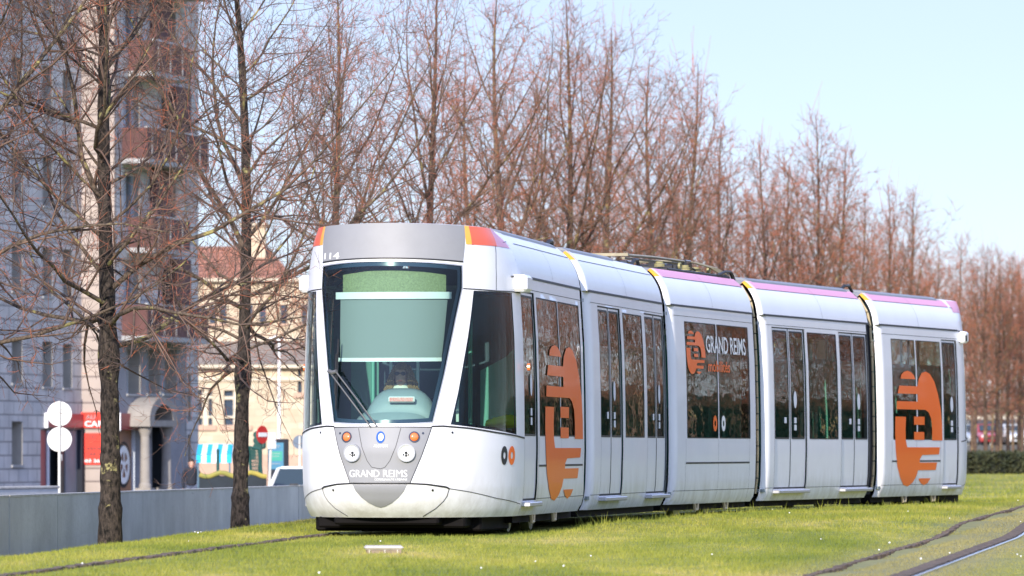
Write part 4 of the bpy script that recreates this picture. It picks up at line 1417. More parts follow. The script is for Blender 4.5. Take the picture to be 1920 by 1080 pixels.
def grow(seed, H, r0, clear, n1, c1, c2, spurs, twig_r, spread=1.0, lean=0.0, near=False):
    """bare pyramidal linden. strands of points: [(points, radii, level)]"""
    rnd = random.Random(seed)
    out = []
    ph = rnd.uniform(0, 6)
    def trunk_at(t):
        z = t * H
        return Vector((0.09 * math.sin(t * 5 + ph) * t * 2 + lean * z, 0.09 * math.cos(t * 4 + ph) * t * 2, z))
    def tr(t):
        flare = 0.45 * math.exp(-t * H / 0.35)
        return r0 * ((1 - t) ** 0.85 * 0.86 + 0.05 + flare * .55)
    pts = [trunk_at(t) for t in np.linspace(0, 1, 26)]
    out.append((pts, [tr(t) * (1 + rnd.uniform(-.05, .09)) for t in np.linspace(0, 1, 26)], 0))
    def wander(p, d, L, r, lvl, up, jit, n):
        pts, rad = [p.copy()], [r]
        q = p.copy(); d = d.normalized()
        for k in range(n):
            d = (d + Vector((rnd.uniform(-jit, jit), rnd.uniform(-jit, jit), rnd.uniform(-jit, jit) + up / n))).normalized()
            q = q + d * (L / n)
            pts.append(q.copy()); rad.append(max(r * (1 - (k + 1) / n * 0.85), twig_r * 0.5))
        out.append((pts, rad, lvl))
        return pts, rad
    def child_dir(pts, k, amin, amax):
        d = (pts[min(k + 1, len(pts) - 1)] - pts[max(k - 1, 0)]).normalized()
        ax = d.cross(Vector((rnd.uniform(-1, 1), rnd.uniform(-1, 1), rnd.uniform(-1, 1)))).normalized()
        return (Matrix.Rotation(rnd.uniform(amin, amax), 3, ax) @ d)
    for i in range(n1):
        t = (clear + (H * .97 - clear) * (i / n1) ** 1.12) / H
        frac = (t * H - clear) / (H - clear)
        p = trunk_at(t)
        az_ = i * 2.4 + rnd.uniform(-.5, .5)
        if (near and frac > .12 and i % 5 == 1) or (not near and (i % 8 == 4 or (frac > .12 and i % 4 == 1))):          # strong upright leaders
            el_ = R(rnd.uniform(52, 72)); L = (H - t * H) * rnd.uniform(.6, 1.0); r = tr(t) * rnd.uniform(.42, .6); up = .5
        else:
            el_ = R(rnd.uniform(-2, 30) + 50 * frac) if near else R(rnd.uniform(5, 32) + 46 * frac); L = (0.30 * H * (1 - frac) ** .75 + .35) * rnd.uniform(.65, 1.2) * spread
            r = tr(t) * (rnd.uniform(.22, .44) if near else rnd.uniform(.22, .40)); up = rnd.uniform(-.25, 1.0) if near else rnd.uniform(-.15, .75)
        d = Vector((math.cos(az_) * math.cos(el_), math.sin(az_) * math.cos(el_), math.sin(el_)))
        n = 9
        P1, R1 = wander(p, d, L, r, 1, up, .22 if near else .17, n)
        k1 = max(3, int(c1 * (L / 1.8) ** .8))
        for j in range(k1):
            k = 1 + int((n - 1) * (j + rnd.random()) / k1)
            k = min(k, n)
            l2 = L * (0.50 - .25 * k / n) * rnd.uniform(.5, 1.25) + .1
            d2 = child_dir(P1, k, .45, 1.1)
            P2, R2 = wander(P1[k], d2, l2, max(R1[k] * .6, twig_r * 1.2), 2, rnd.uniform(-.3, .7), .22, 5)
            k2 = max(2, int(c2 * (l2 / .5) ** .8))
            for q in range(k2):
                k_ = 1 + int(4.99 * rnd.random())
                l3 = rnd.uniform(.14, .42) * (.6 + .4 * min(l2, 1.2))
                d3 = child_dir(P2, min(k_, 5), .4, 1.2)
                P3, R3 = wander(P2[min(k_, 5)], d3, l3, twig_r, 3, rnd.uniform(-.2, .6), .28, 3)
                for s_ in range(spurs):
                    k4 = 1 + int(2.99 * rnd.random())
                    wander(P3[min(k4, 3)], child_dir(P3, min(k4, 3), .5, 1.2), rnd.uniform(.05, .16), twig_r * .75, 4, .1, .2, 1)
    # long red water shoots
    for i in range(int(n1 * 1.2)):
        s_ = rnd.choice([o for o in out if o[2] == 1])
        k = rnd.randint(1, 8)
        wander(s_[0][k], Vector((rnd.uniform(-.25, .25), rnd.uniform(-.25, .25), 1)), rnd.uniform(.5, 1.4), twig_r * 1.1, 5, .4, .1, 4)
    return out

def tubes_mesh(name, strands, sides, mats, slot):
    V, Fc, MI = [], [], []
    base = 0
    for pts, rad, lvl in strands:
        n = sides[lvl]
        P = np.array([tuple(p) for p in pts]); k = len(P)
        D = np.empty_like(P); D[1:-1] = P[2:] - P[:-2]; D[0] = P[1] - P[0]; D[-1] = P[-1] - P[-2]
        D /= np.linalg.norm(D, axis=1)[:, None] + 1e-9
        ref = np.array([0.3, 0.2, 1.0]) if abs(D[0][2]) < .8 else np.array([1.0, .1, .2])
        A = np.cross(D, ref); A /= np.linalg.norm(A, axis=1)[:, None] + 1e-9
        B = np.cross(D, A)
        an = np.arange(n) * 2 * np.pi / n
        rr = np.array(rad)[:, None, None]
        ring = P[:, None, :] + rr * (A[:, None, :] * np.cos(an)[None, :, None] + B[:, None, :] * np.sin(an)[None, :, None])
        V.append(ring.reshape(-1, 3))
        i = np.arange(k - 1)[:, None] * n; j = np.arange(n)[None, :]; j2 = (j + 1) % n
        q = np.stack([i + j, i + j2, i + n + j2, i + n + j], -1).reshape(-1, 4) + base
        Fc.append(q); MI.append(np.full(len(q), slot[lvl], np.int32))
        base += k * n
    V = np.concatenate(V).astype(np.float32); Fc = np.concatenate(Fc).astype(np.int32); MI = np.concatenate(MI)
    me = bpy.data.meshes.new(name)
    me.vertices.add(len(V)); me.vertices.foreach_set('co', V.ravel())
    me.loops.add(Fc.size); me.loops.foreach_set('vertex_index', Fc.ravel())
    me.polygons.add(len(Fc)); me.polygons.foreach_set('loop_start', np.arange(len(Fc), dtype=np.int32) * 4)
    me.polygons.foreach_set('loop_total', np.full(len(Fc), 4, np.int32))
    me.polygons.foreach_set('material_index', MI)
    me.polygons.foreach_set('use_smooth', np.ones(len(Fc), bool))
    for m in mats: me.materials.append(m)
    me.update(calc_edges=True)
    return me

def make_tree_meshes(seed, H, r0, clear, n1, c1, c2, spurs, tw, near=False, spread=1.0, redfrac=0.5):
    st = grow(seed, H, r0, clear, n1, c1, c2, spurs, tw, spread, 0.0, near)
    rnd = random.Random(seed)
    st2 = []
    for p, r, lv in st:
        if lv in (3, 4) and rnd.random() < redfrac: lv = 6
        st2.append((p, r, lv))
    if near:      # knobby burrs on the lower trunk
        pts, rad, _ = st2[0]
        fine = []
        fr = []
        rr_ = random.Random(seed + 3)
        bumps = [(rr_.uniform(.3, clear), rr_.uniform(.05, .3)) for _ in range(7)]
        for k in range(0, 120):
            t = k / 119 * (len(pts) - 1)
            i = min(int(t), len(pts) - 2); f = t - i
            q = Vector(pts[i]).lerp(Vector(pts[i + 1]), f)
            r = rad[i] + (rad[i + 1] - rad[i]) * f
            for bz, ba in bumps: r *= 1 + .5 * ba * math.exp(-((q.z - bz) / .05) ** 2)
            if abs(q.z - clear) < .5: r *= 1 + .35 * math.exp(-((q.z - clear + .1) / .22) ** 2)
            fine.append(q); fr.append(r * (1 + rr_.uniform(-.02, .02)))
        st2[0] = (fine, fr, 0)
    sides = {0: 14 if near else 8, 1: 7 if near else 5, 2: 4 if near else 3, 3: 3, 4: 3, 5: 3, 6: 3}
    slot = {1: 0, 2: 1, 3: 1, 4: 1, 5: 2, 6: 2}
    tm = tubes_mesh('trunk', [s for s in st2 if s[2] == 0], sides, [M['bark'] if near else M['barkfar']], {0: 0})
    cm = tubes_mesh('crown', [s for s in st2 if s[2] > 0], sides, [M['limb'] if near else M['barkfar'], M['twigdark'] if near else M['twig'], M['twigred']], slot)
    return tm, cm

def put_tree(meshes, x, y, z, rz, sc_, label, group=None, szz=1.0):
    t = empty('linden_tree', (x, y, z), label, 'tree', group, rz)
    t.scale = (sc_, sc_, sc_ * szz)
    for nm, me in zip(('trunk', 'crown'), meshes):
        o = bpy.data.objects.new(nm, me)
        COL.objects.link(o); o.parent = t
    return t

def trees():
    nearA = make_tree_meshes(11, 9.4, .128, 2.35, 42, 9, 6, 2, .0034, True, 1.3, .2)
    nearB = make_tree_meshes(25, 9.6, .118, 2.30, 42, 9, 6, 2, .0037, True, 1.25, .18)
    pa = [make_tree_meshes(s, 9.5, .12, 2.5, 40, 8, 5, 1, .0046, False, .9, .45) for s in (31, 42, 53)]
    pf = [make_tree_meshes(s, 10.5, .125, 2.6, 36, 7, 6, 0, .0075, False, .78, .6) for s in (61, 72, 83)]
    rnd = random.Random(4)
    def X(px, Y): return (px - CX) / F * Y
    put_tree(nearA, X(206, 64), 64, lz(X(206, 64), 64) - .03, 0.5, 1.0, 'nearest bare tree at left, its lichen spotted trunk standing before the shop signs')
    put_tree(nearB, X(450, 79.5), 79.5, lz(X(450, 79.5), 79.5) - .03, 2.2, 1.04, 'second bare tree from the left, mossy trunk beside the kerb and tram nose')
    put_tree(nearB, X(-120, 63), 63, -.3, 4.4, 1.0, 'bare tree whose branches reach in over the left edge of the photo')
    mid = [(622, 97, 8.75, 'bare tree rising behind the left corner of the tram front roof'),
           (810, 103, 9.25, 'bare tree rising behind the right half of the tram front roof'),
           (945, 118, 10.3, 'bare tree standing behind the first passenger section, left of the pantograph'),
           (1062, 125, 10.5, 'bare tree rising just left of the folded pantograph'),
           (1138, 135, 10.6, 'bare tree rising directly behind the folded pantograph'),
           (1228, 142, 10.4, 'bare tree rising right of the folded pantograph above the second section')]
    for i, (px, Y, H, lab) in enumerate(mid):
        s_ = H / 9.5 * 1.06
        put_tree(pa[i % 3], X(px, Y), Y, -.1, rnd.uniform(0, 6.28), s_ * .98, lab, 'avenue of bare lindens behind the tram')
    far = [(1292, 150, 'above the window lettering of the middle section'), (1357, 158, 'above the right half of the middle section'), (1432, 165, 'above the joint between middle and fourth section'),
           (1482, 172, 'above the left double door of the fourth section'), (1528, 178, 'above the middle window of the fourth section'), (1572, 190, 'above the right double door of the fourth section'),
           (1612, 200, 'just left of the joint before the last section'), (1660, 212, 'just right of the joint before the last section'), (1705, 224, 'above the orange figure on the last section'),
           (1752, 242, 'above the right window of the last section'), (1800, 262, 'just above the rear corner of the tram'), (1828, 275, 'just right of the tram rear corner'), (1876, 292, 'right of the tram, over the middle of the hedge'),
           (1916, 312, 'at the right edge of the photo, over the hedge end'), (1960, 330, 'beyond the right edge, its branches reaching in'), (1990, 300, 'outside the right edge beside the hedge')]
    for i, (px, Y, lab) in enumerate(far):
        put_tree(pf[i % 3], X(px, Y), Y, -.05, rnd.uniform(0, 6.28), rnd.uniform(.90, 1.1), 'reddish bare front row tree ' + lab, 'avenue of bare lindens behind the tram')
    second = [(885, 128, 0, 'left of the first section roof end'), (1010, 150, 0, 'above the first section door'), (1105, 158, 0, 'above the first joint of the tram'), (1190, 165, 0, 'directly behind the pantograph'), (1262, 172, 0, 'just right of the pantograph end'),
              (1325, 180, 0, 'over the middle section'), (1395, 190, 0, 'over the end of the middle section'), (1455, 198, 0, 'over the start of the fourth section'), (1550, 212, 0, 'over the middle of the fourth section'),
              (1590, 222, 0, 'over the end of the fourth section'), (1640, 232, 0, 'over the last joint of the tram'), (1685, 243, 0, 'over the start of the last section'),
              (1730, 252, 0, 'over the middle of the last section'), (1785, 282, 0, 'over the rear door of the tram'), (1848, 250, 1, 'nearest to the tram rear, thick trunk above the hedge'), (1870, 256, 1, 'second trunk above the hedge from the tram rear'),
              (1891, 262, 1, 'third trunk above the hedge from the tram rear'), (1911, 268, 1, 'fourth trunk above the hedge, next to the right edge'), (1934, 275, 1, 'outside the frame beyond the hedge'), (1965, 262, 1, 'outside the frame far beyond the hedge'),
              (1822, 300, 0, 'deep behind the tram rear corner'), (1860, 330, 0, 'deep behind the first hedge trunks'), (1900, 360, 0, 'deep behind the last hedge trunks'), (1945, 380, 0, 'closing the avenue at the far right')]
    for i, (px, Y, v, lab) in enumerate(second):
        put_tree(pf[(i + 1) % 3], X(px, Y), Y, -.05, rnd.uniform(0, 6.28), rnd.uniform(.85, .95) if not v else .95, ('dark trunked bare tree ' if v else 'bare back row tree ') + lab, 'back row of bare lindens')
    # the matching rows on the other side of the tracks, mirrored in the tram's windows
    for i in range(46):
        for r_ in range(3 if i < 22 else 2):
            an = R(11.8 + i * 1.6 + max(0, i - 22) * .9 + r_ * .5 + rnd.uniform(-.2, .2)); D_ = (72 if i < 22 else 64 - (i - 22) * .5) + r_ * 9
            put_tree(pf[(i + r_) % 3], 2 + D_ * math.sin(an), 70 + D_ * math.cos(an), -.05, rnd.uniform(0, 6.28), .95,
                     'bare tree of the opposite row, mirrored in the tram windows', 'opposite row of bare trees')
trees()

# ---------------------------------------------------------------- hedges
M['hedge'] = mat('hedge_leaves', (0.060, 0.060, 0.022), 0.8, noise=(3, .5, (0.02, 0.03, 0.012)))
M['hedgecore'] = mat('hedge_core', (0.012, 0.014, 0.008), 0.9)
def hedge(name, p0, p1, wd, h, label, n=9000, seed=3, leaf=.05):
    rs = np.random.RandomState(seed)
    p0 = np.array(p0, float); p1 = np.array(p1, float)
    d = p1 - p0; L = np.linalg.norm(d); d /= L; nn = np.array([d[1], -d[0]])
    root = empty(name, (p0[0], p0[1], 0), label, 'hedge')
    b = MB(); b.frame((p0[0], p0[1], 0), (d[0], d[1], 0), (nn[0], nn[1], 0))
    k = int(L / .5)
    rings = []
    for i in range(k + 1):
        u = L * i / k; a = wd / 2 - .05 + rs.uniform(-.04, .04); hh = h - .06 + rs.uniform(-.05, .04)
        rings.append([(u, -a, -.02), (u, -a, hh - .06), (u, -a * .8, hh), (u, a * .8, hh), (u, a, hh - .06), (u, a, -.02)])
    b.loft(rings)
    b.build('core', M['hedgecore'], root, (p0[0], p0[1], 0))
    u = rs.rand(n) * L
    face = rs.rand(n)
    side = np.where(face < .62, -1.0, 1.0)
    top = face > .62
    v = np.where(top, (rs.rand(n) * 2 - 1) * wd / 2, wd / 2 * np.where(rs.rand(n) < .8, 1, -1))
    z = np.where(top, h + rs.randn(n) * .03, rs.rand(n) * h)
    v = v + rs.randn(n) * .03
    c = np.stack([p0[0] + d[0] * u + nn[0] * v, p0[1] + d[1] * u + nn[1] * v, z], 1)
    t = rs.randn(n, 3, 3) * leaf
    V = (c[:, None, :] + t - np.array([p0[0], p0[1], 0])).reshape(-1, 3).astype(np.float32)
    me = bpy.data.meshes.new('leaves')
    me.vertices.add(n * 3); me.vertices.foreach_set('co', V.ravel())
    me.loops.add(n * 3); me.loops.foreach_set('vertex_index', np.arange(n * 3, dtype=np.int32))
    me.polygons.add(n); me.polygons.foreach_set('loop_start', np.arange(n, dtype=np.int32) * 3)
    me.polygons.foreach_set('loop_total', np.full(n, 3, np.int32))
    me.materials.append(M['hedge']); me.update(calc_edges=True)
    o = bpy.data.objects.new('leaves', me); COL.objects.link(o); o.parent = root
    return root
hedge('clipped_hedge', (14.5, 205), (40, 222), 1.2, .74, 'low clipped dark hedge beyond the lawn at right', 16000, 3, .06)
for _k in range(4):
    _a0, _a1 = R(11 + _k * 9), R(20 + _k * 9)
    hedge('clipped_hedge', (2 + 96 * math.sin(_a0), 70 + 96 * math.cos(_a0)), (2 + 96 * math.sin(_a1), 70 + 96 * math.cos(_a1)), 1.4, 3.2, 'tall hedge mirrored in the windows of the ' + ['first', 'second', 'middle', 'rear'][_k] + ' tram section', 9000, 9 + _k, .12)

# ---------------------------------------------------------------- retaining wall, kerb, second wall
def retaining_wall():
    root = empty('retaining_wall', (float(wall_x(64)), 64, -.9), 'long grey concrete retaining wall of tall panels behind the trees', 'wall')
    org = tuple(root.location)
    ys = [36, 44, 50.5, 57.0, 64.5, 70.2, 78, 83.5, 89, 95, 101, 107]
    pxs = [17, 107, 267, 341, 455, 560]
    yj = []
    for px in pxs:
        q = (px - CX) / F
        yj.append((-5.73 - 63.7 * .0675) / (q - .0675))
    step = (yj[-1] - yj[0]) / 5
    ys = [yj[0] - step * 4, yj[0] - step * 3, yj[0] - step * 2, yj[0] - step] + yj + [yj[-1] + step * k for k in range(1, 6)]
    rnd = random.Random(2)
    for i in range(len(ys) - 1):
        y0, y1 = ys[i] + .012, ys[i + 1] - .012
        b = MB()
        t0 = .385 - (y0 - 63.7) * .0028; t1 = .385 - (y1 - 63.7) * .0028
        j = rnd.uniform(-.008, .008)
        rings = []
        for y, t in ((y0, t0), (y1, t1)):
            xw = float(wall_x(y)) + j
            rings.append([(xw, y, -1), (xw, y, t - .012), (xw - .012, y, t), (xw - .2, y, t), (xw - .2, y, -1)])
        b.loft(rings)
        w_ = b.build('wall_panel', M['concrete'], root, org)
        b = MB(); rings = []
        for k in range(13):
            y = y0 + (y1 - y0) * k / 12; t = t0 + (t1 - t0) * k / 12
            xw = float(wall_x(y)) + j
            rings.append([(xw + .004, y, t - .012 - rnd.uniform(0, .012)), (xw + .004, y, t + .004), (xw - .2, y, t + .004), (xw - .2, y, t - .01)])
        b.loft(rings)
        b.build('worn_top_edge', M['concrete_top'], w_, org)
    b = MB()
    for y in ys[1:-1]:
        xw = float(wall_x(y))
        b.box(xw - .15, xw - .012, y - .02, y + .02, -.9, .33)
    b.build('joint_filler', M['line'], root, org)
retaining_wall()

def low_wall():
    a, c = at(-40, 912, 100), at(100, 912, 103)
    root = empty('low_wall', (a.x, a.y, -.97), 'second lower concrete wall in front of the grey building at far left', 'wall')
    b = MB(); d = (c - a); b.frame((a.x, a.y, -.97), (d.x, d.y, 0), (-d.y, d.x, 0))
    L = math.hypot(d.x, d.y); top = EYE + (HY - 912) / F * 101 + .97
    b.box(0, L, -.1, .1, 0, top - .05, .01); b.build('wall_body', M['concrete'], root, (a.x, a.y, -.97))
    b = MB(); b.frame((a.x, a.y, -.97), (d.x, d.y, 0), (-d.y, d.x, 0)); b.box(-.01, L + .02, -.12, .12, top - .048, top, .01)
    b.build('coping', M['concrete_top'], root, (a.x, a.y, -.97))
low_wall()

def kerb():
    b = MB(); rings = []
    for k in range(60):
        y = 72 + k * .55
        x = float(wall_x(y)) + 1.25
        z = -.27
        rings.append([(x - .3, y, z - .3), (x - .3, y, z + .085), (x - .27, y, z + .1), (x + .1, y, z + .1), (x + .12, y, z + .085), (x + .12, y, z - .3)])
    b.loft(rings)
    tag(b.build('stone_kerb', M['kerb']), 'low dark stone kerb at the foot of the second tree', 'kerb')
kerb()

def junction_box():
    p = at(718, 1028, 1); Y = 49.6
    x0 = (684 - CX) / F * Y; x1 = (757 - CX) / F * Y
    root = empty('concrete_cover', ((x0 + x1) / 2, Y, 0), 'small pale concrete cover box with ribbed side sitting in the grass', 'cover box')
    org = tuple(root.location)
    b = MB(); b.frame(((x0 + x1) / 2, Y, 0), (1, .05, 0), (-.05, 1, 0)); hw = (x1 - x0) / 2
    b.box(-hw, hw, 0, .4, .03, .066, .016); b.build('lid', M['cover'], root, org)
    b = MB(); b.frame(((x0 + x1) / 2, Y, 0), (1, .05, 0), (-.05, 1, 0)); b.box(-hw + .02, hw - .02, .02, .38, -.03, .03); b.build('body', M['coverdark'], root, org)
    for u in (-hw + .035, -.0, hw - .06):
        b = MB(); b.frame(((x0 + x1) / 2, Y, 0), (1, .05, 0), (-.05, 1, 0)); b.box(u, u + .012, .008, .02, -.02, .032); b.build('rib', M['cover'], root, org)
M['cover'] = mat('pale_concrete', (0.55, 0.50, 0.44), .8, noise=(12, .2))
M['coverdark'] = mat('stained_concrete', (0.30, 0.23, 0.17), .9, noise=(12, .3))
junction_box()
# ---------------------------------------------------------------- the grey corner building with shops (faces the tracks)
BT = R(14)
BB = Vector((math.sin(BT), math.cos(BT), 0)); BR = Vector((math.cos(BT), -math.sin(BT), 0))
BO = at(290, 842, 190.0); BO.z = -.97
def BS(px, out=0.0):
    """distance along the facade plane (set out by out) under photo column px"""
    A = BO + BR * out; q = (px - CX) / F
    return (q * A.y - A.x) / (BB.x - q * BB.y)
def BZ(px, py, out=0.0):
    s = BS(px, out); Y = (BO + BR * out + BB * s).y
    return EYE + (HY - py) / F * Y - BO.z
M['stone'] = brick_mat('coursed_grey_stone', (0.64, 0.61, 0.59), (0.55, 0.54, 0.54), (0.30, 0.29, 0.29), .9, .42, .03, noise=.25)
M['render'] = mat('dark_grey_render', (0.30, 0.30, 0.32), .9, noise=(1.2, .2))
M['jamb'] = mat('pale_jamb', (0.42, 0.39, 0.34), .9, noise=(2, .15))
M['maroon'] = mat('maroon_cladding', (0.15, 0.065, 0.06), .8, noise=(1.5, .4))
M['slab'] = mat('balcony_slab', (0.42, 0.42, 0.42), .8, noise=(2, .25))
M['winframe'] = mat('white_window_frame', (0.62, 0.68, 0.75), .5)
M['winglass'] = mat('window_glass', (0.05, 0.07, 0.10), .08, coat=1)
M['signred'] = mat('shop_sign_red', (0.36, 0.035, 0.05), .4, noise=(.6, .2))
M['signbright'] = mat('sign_bright_red', (0.80, 0.05, 0.03), .4)
M['signwhite'] = mat('sign_end_white', (0.85, 0.86, 0.88), .4)
M['doordark'] = mat('dark_doorway', (0.02, 0.025, 0.03), .5)
M['column'] = mat('portal_stone', (0.34, 0.31, 0.28), .8, noise=(3, .2))
M['poster'] = mat('poster_orange', (0.42, 0.19, 0.08), .6, noise=(.8, .5, (0.20, 0.12, 0.10)))
M['tyre'] = mat('tyre', (0.015, 0.015, 0.016), .8)

def grey_building():
    root = empty('corner_building', tuple(BO), 'tall grey stone building with maroon balconies and red shop signs', 'building', None, math.pi / 2 - BT)
    # local axes: x along the facade (away from camera), -y out towards the tracks
    def lm(b, nm, mt, par=root):
        o = link_mesh(nm, b.v, b.f, mt, par, (0, 0, 0), False, b.m)
        bm = bmesh.new(); bm.from_mesh(o.data); bmesh.ops.recalc_face_normals(bm, faces=bm.faces); bm.to_mesh(o.data); bm.free()
        return o
    H = 24.0
    sA, sE = BS(-60), BS(372)          # ends of the facade
    s1, s2 = BS(153), BS(345)
    PO = 1.1                           # how far the shop block stands out
    def wall_with_holes(nm, x0, x1, y, z0, z1, holes, mt, depth=.35, jm=None, axis='x'):
        xs = sorted(set([x0, x1] + [h[0] for h in holes] + [h[1] for h in holes]))
        zs = sorted(set([z0, z1] + [h[2] for h in holes] + [h[3] for h in holes]))
        b = MB()
        def hole(xm, zm): return any(h[0] < xm < h[1] and h[2] < zm < h[3] for h in holes)
        for i in range(len(xs) - 1):
            for j in range(len(zs) - 1):
                if not hole((xs[i] + xs[i + 1]) / 2, (zs[j] + zs[j + 1]) / 2):
                    b.add([(xs[i], y, zs[j]), (xs[i + 1], y, zs[j]), (xs[i + 1], y, zs[j + 1]), (xs[i], y, zs[j + 1])], [(0, 1, 2, 3)])
        o = link_mesh(nm, b.v, b.f, mt, root)
        return o
    def niche(x0, x1, z0, z1, y, dep=.45, frame=True, sill=True):
        b = MB()
        b.add([(x0, y, z0), (x1, y, z0), (x1, y, z1), (x0, y, z1), (x0, y + dep, z0), (x1, y + dep, z0), (x1, y + dep, z1), (x0, y + dep, z1)],
              [(0, 4, 7, 3), (1, 2, 6, 5), (0, 1, 5, 4), (3, 7, 6, 2)])
        o = link_mesh('window', b.v, b.f, M['jamb'], root)
        b = MB(); b.box(x0, x1, y + dep - .01, y + dep, z0, z1); lm(b, 'pane', M['winglass'], o)
        if frame:
            b = MB(); t = .07
            b.box(x0, x0 + t, y + dep - .08, y + dep - .012, z0, z1); b.box(x1 - t, x1, y + dep - .08, y + dep - .012, z0, z1)
            b.box(x0 + t, x1 - t, y + dep - .08, y + dep - .012, z0, z0 + t); b.box(x0 + t, x1 - t, y + dep - .08, y + dep - .012, z1 - t, z1)
            b.box((x0 + x1) / 2 - .03, (x0 + x1) / 2 + .03, y + dep - .08, y + dep - .012, z0 + t, z1 - t)
            lm(b, 'frame', M['winframe'], o)
        if sill:
            b = MB(); b.box(x0 - .05, x1 + .05, y - .05, y + .06, z0 - .07, z0 - .003); lm(b, 'sill', M['slab'], o)
        return o
    # wing with slot windows
    wins = []
    base = [(22, 42, 790, 872), (22, 42, 632, 718), (80, 98, 640, 725), (118, 135, 645, 727)]
    for px0, px1, py0, py1 in base:
        wins.append((BS(px0), BS(px1), BZ(px0, py1), BZ(px0, py0)))
    st = 2.85
    for k in range(1, 6):
        for px0, px1, py0, py1 in base[1:]:
            z0 = BZ(px0, py1) + st * k; wins.append((BS(px0), BS(px1), z0, z0 + 1.55))
    door = (BS(76), BS(150), 0, BZ(80, 805))
    wall_with_holes('stone_wing', sA, s1, 0, 0, H, wins + [door], M['stone'])
    for w_ in wins: niche(*w_, 0)
    b = MB(); b.box(door[0], door[1], .5, .52, 0, door[3]); lm(b, 'shop_back', M['doordark'])
    for a, c, mt, yy in ((76, 92, M['signred'], .1), (92, 96, M['winframe'], .05), (116, 122, M['doordark'], .04), (126, 150, M['render'], .06)):
        b = MB(); b.box(BS(a) + .02, BS(c) - .02, yy, yy + .05, 0.02, door[3] - .02); lm(b, 'shop_panel', mt)
    # projecting shop block: return wall faces the camera
    b = MB(); b.box(s1, s1 + .2, -PO, 0, 0, H); lm(b, 'return_wall', M['stonewarm'])
    sB0, sB1 = BS(222, PO), BS(350, PO)
    s1p = s1
    wi = []
    for px0, px1 in ((238, 263), (275, 301), (305, 331)):
        wi.append((BS(px0, PO), BS(px1, PO), BZ(px0, 738, PO) , BZ(px0, 655, PO)))
    ent = (BS(285, PO), BS(312, PO), 0, BZ(300, 800, PO))
    post = (BS(217, PO), BS(250, PO), .45, BZ(230, 806, PO))
    lowt = BZ(250, 640, PO)
    wall_with_holes('rendered_ground_floor', s1p + .2, sB1, -PO, 0, lowt, wi + [ent, post], M['render'])
    for w_ in wi: niche(*w_, -PO, .5)
    b = MB(); b.box(ent[0], ent[1], -PO + .5, -PO + .52, 0, ent[3]); b.box(ent[0] - .01, ent[0], -PO, -PO + .5, 0, ent[3]); b.box(ent[1], ent[1] + .01, -PO, -PO + .5, 0, ent[3]); lm(b, 'entrance', M['doordark'])
    b = MB(); b.box(post[0] + .05, post[1] - .05, -PO + .05, -PO + .08, post[2], post[3]); po = lm(b, 'poster_window', M['poster'])
    b = MB(); c = ((post[0] + post[1]) / 2, -PO + .03, (post[2] + post[3]) / 2 - .1)
    b.disc(c, (0, -1, 0), .62, .01, 28, .42); b.disc(c, (0, -1, 0), .12, .012, 16)
    for k in range(5):
        an = k * 2 * math.pi / 5 + .3
        ca, sa = math.cos(an), math.sin(an)
        b.add([(c[0] + ca * .1 - sa * .05, c[1] - .012, c[2] + sa * .1 + ca * .05), (c[0] + ca * .1 + sa * .05, c[1] - .012, c[2] + sa * .1 - ca * .05),
               (c[0] + ca * .44 + sa * .09, c[1] - .012, c[2] + sa * .44 - ca * .09), (c[0] + ca * .44 - sa * .09, c[1] - .012, c[2] + sa * .44 + ca * .09)], [(0, 1, 2, 3)])
    lm(b, 'wheel_picture', M['signwhite'], po)
    b = MB(); b.disc((c[0], c[1] + .004, c[2]), (0, -1, 0), .75, .004, 28, .60); lm(b, 'tyre_picture', M['tyre'], po)
    b = MB()
    b.box(post[0] - .06, post[0], -PO - .04, -PO + .1, post[2], post[3]); b.box(post[1], post[1] + .06, -PO - .04, -PO + .1, post[2], post[3])
    lm(b, 'window_frame', M['winframe'], po)
    # upper block, balconies
    wu = []
    for k in range(0, 7):
        z = lowt + .9 + st * k
        for px0, px1 in ((232, 262), (300, 330)):
            wu.append((BS(px0, PO), BS(px1, PO), z, z + 1.7))
    wall_with_holes('upper_wall', s1p + .2, sB1, -PO, lowt, H, wu, M['stone'])
    for w_ in wu: niche(*w_, -PO, .3, True, False)
    for k in range(0, 7):
        z = lowt + st * k
        x0, x1 = (BS(228, PO), BS(345, PO)) if k % 2 == 0 else (BS(240, PO), BS(310, PO))
        b = MB(); b.box(x0, x1, -PO - .9, -PO, z, z + .16); sl_ = lm(b, 'balcony', M['slab'])
        b = MB()
        b.box(x0 + .03, x1 - .03, -PO - .86, -PO - .80, z + .163, z + 1.15); b.box(x0 + .03, x0 + .08, -PO - .8, -PO - .003, z + .163, z + 1.15)
        b.box(x1 - .08, x1 - .03, -PO - .8, -PO - .003, z + .163, z + 1.15)
        lm(b, 'parapet', M['maroon'], sl_)
        b = MB()
        for a in np.arange(x0 + .5, x1 - .2, 1.3): b.box(a, a + .04, -PO - .875, -PO - .862, z + .2, z + 1.12)
        b.box(x0, x1, -PO - .88, -PO - .78, z + 1.153, z + 1.2)
        lm(b, 'rail', M['alu'], sl_)
        b = MB(); b.box(x1 - 1.7, x1, -PO - .25, -PO - .005, z + 1.3, z + st - .05); lm(b, 'cladding_bay', M['maroon'], sl_)
    # far stone pier beyond the bay
    slots = [(BS(352, .4), BS(358, .4), BZ(355, 790, .4), BZ(355, 700, .4)), (BS(352, .4), BS(358, .4), BZ(355, 890, .4), BZ(355, 815, .4))]
    wall_with_holes('stone_pier', sB1, BS(372, .4), -.4, 0, H, slots, M['stone'])
    for w_ in slots: niche(*w_, -.4, .3, False, False)
    b = MB(); b.box(sB1 - .2, sB1, -PO, -.4, 0, H); lm(b, 'pier_return', M['stone'])
    b = MB()
    xe = BS(372, .4)
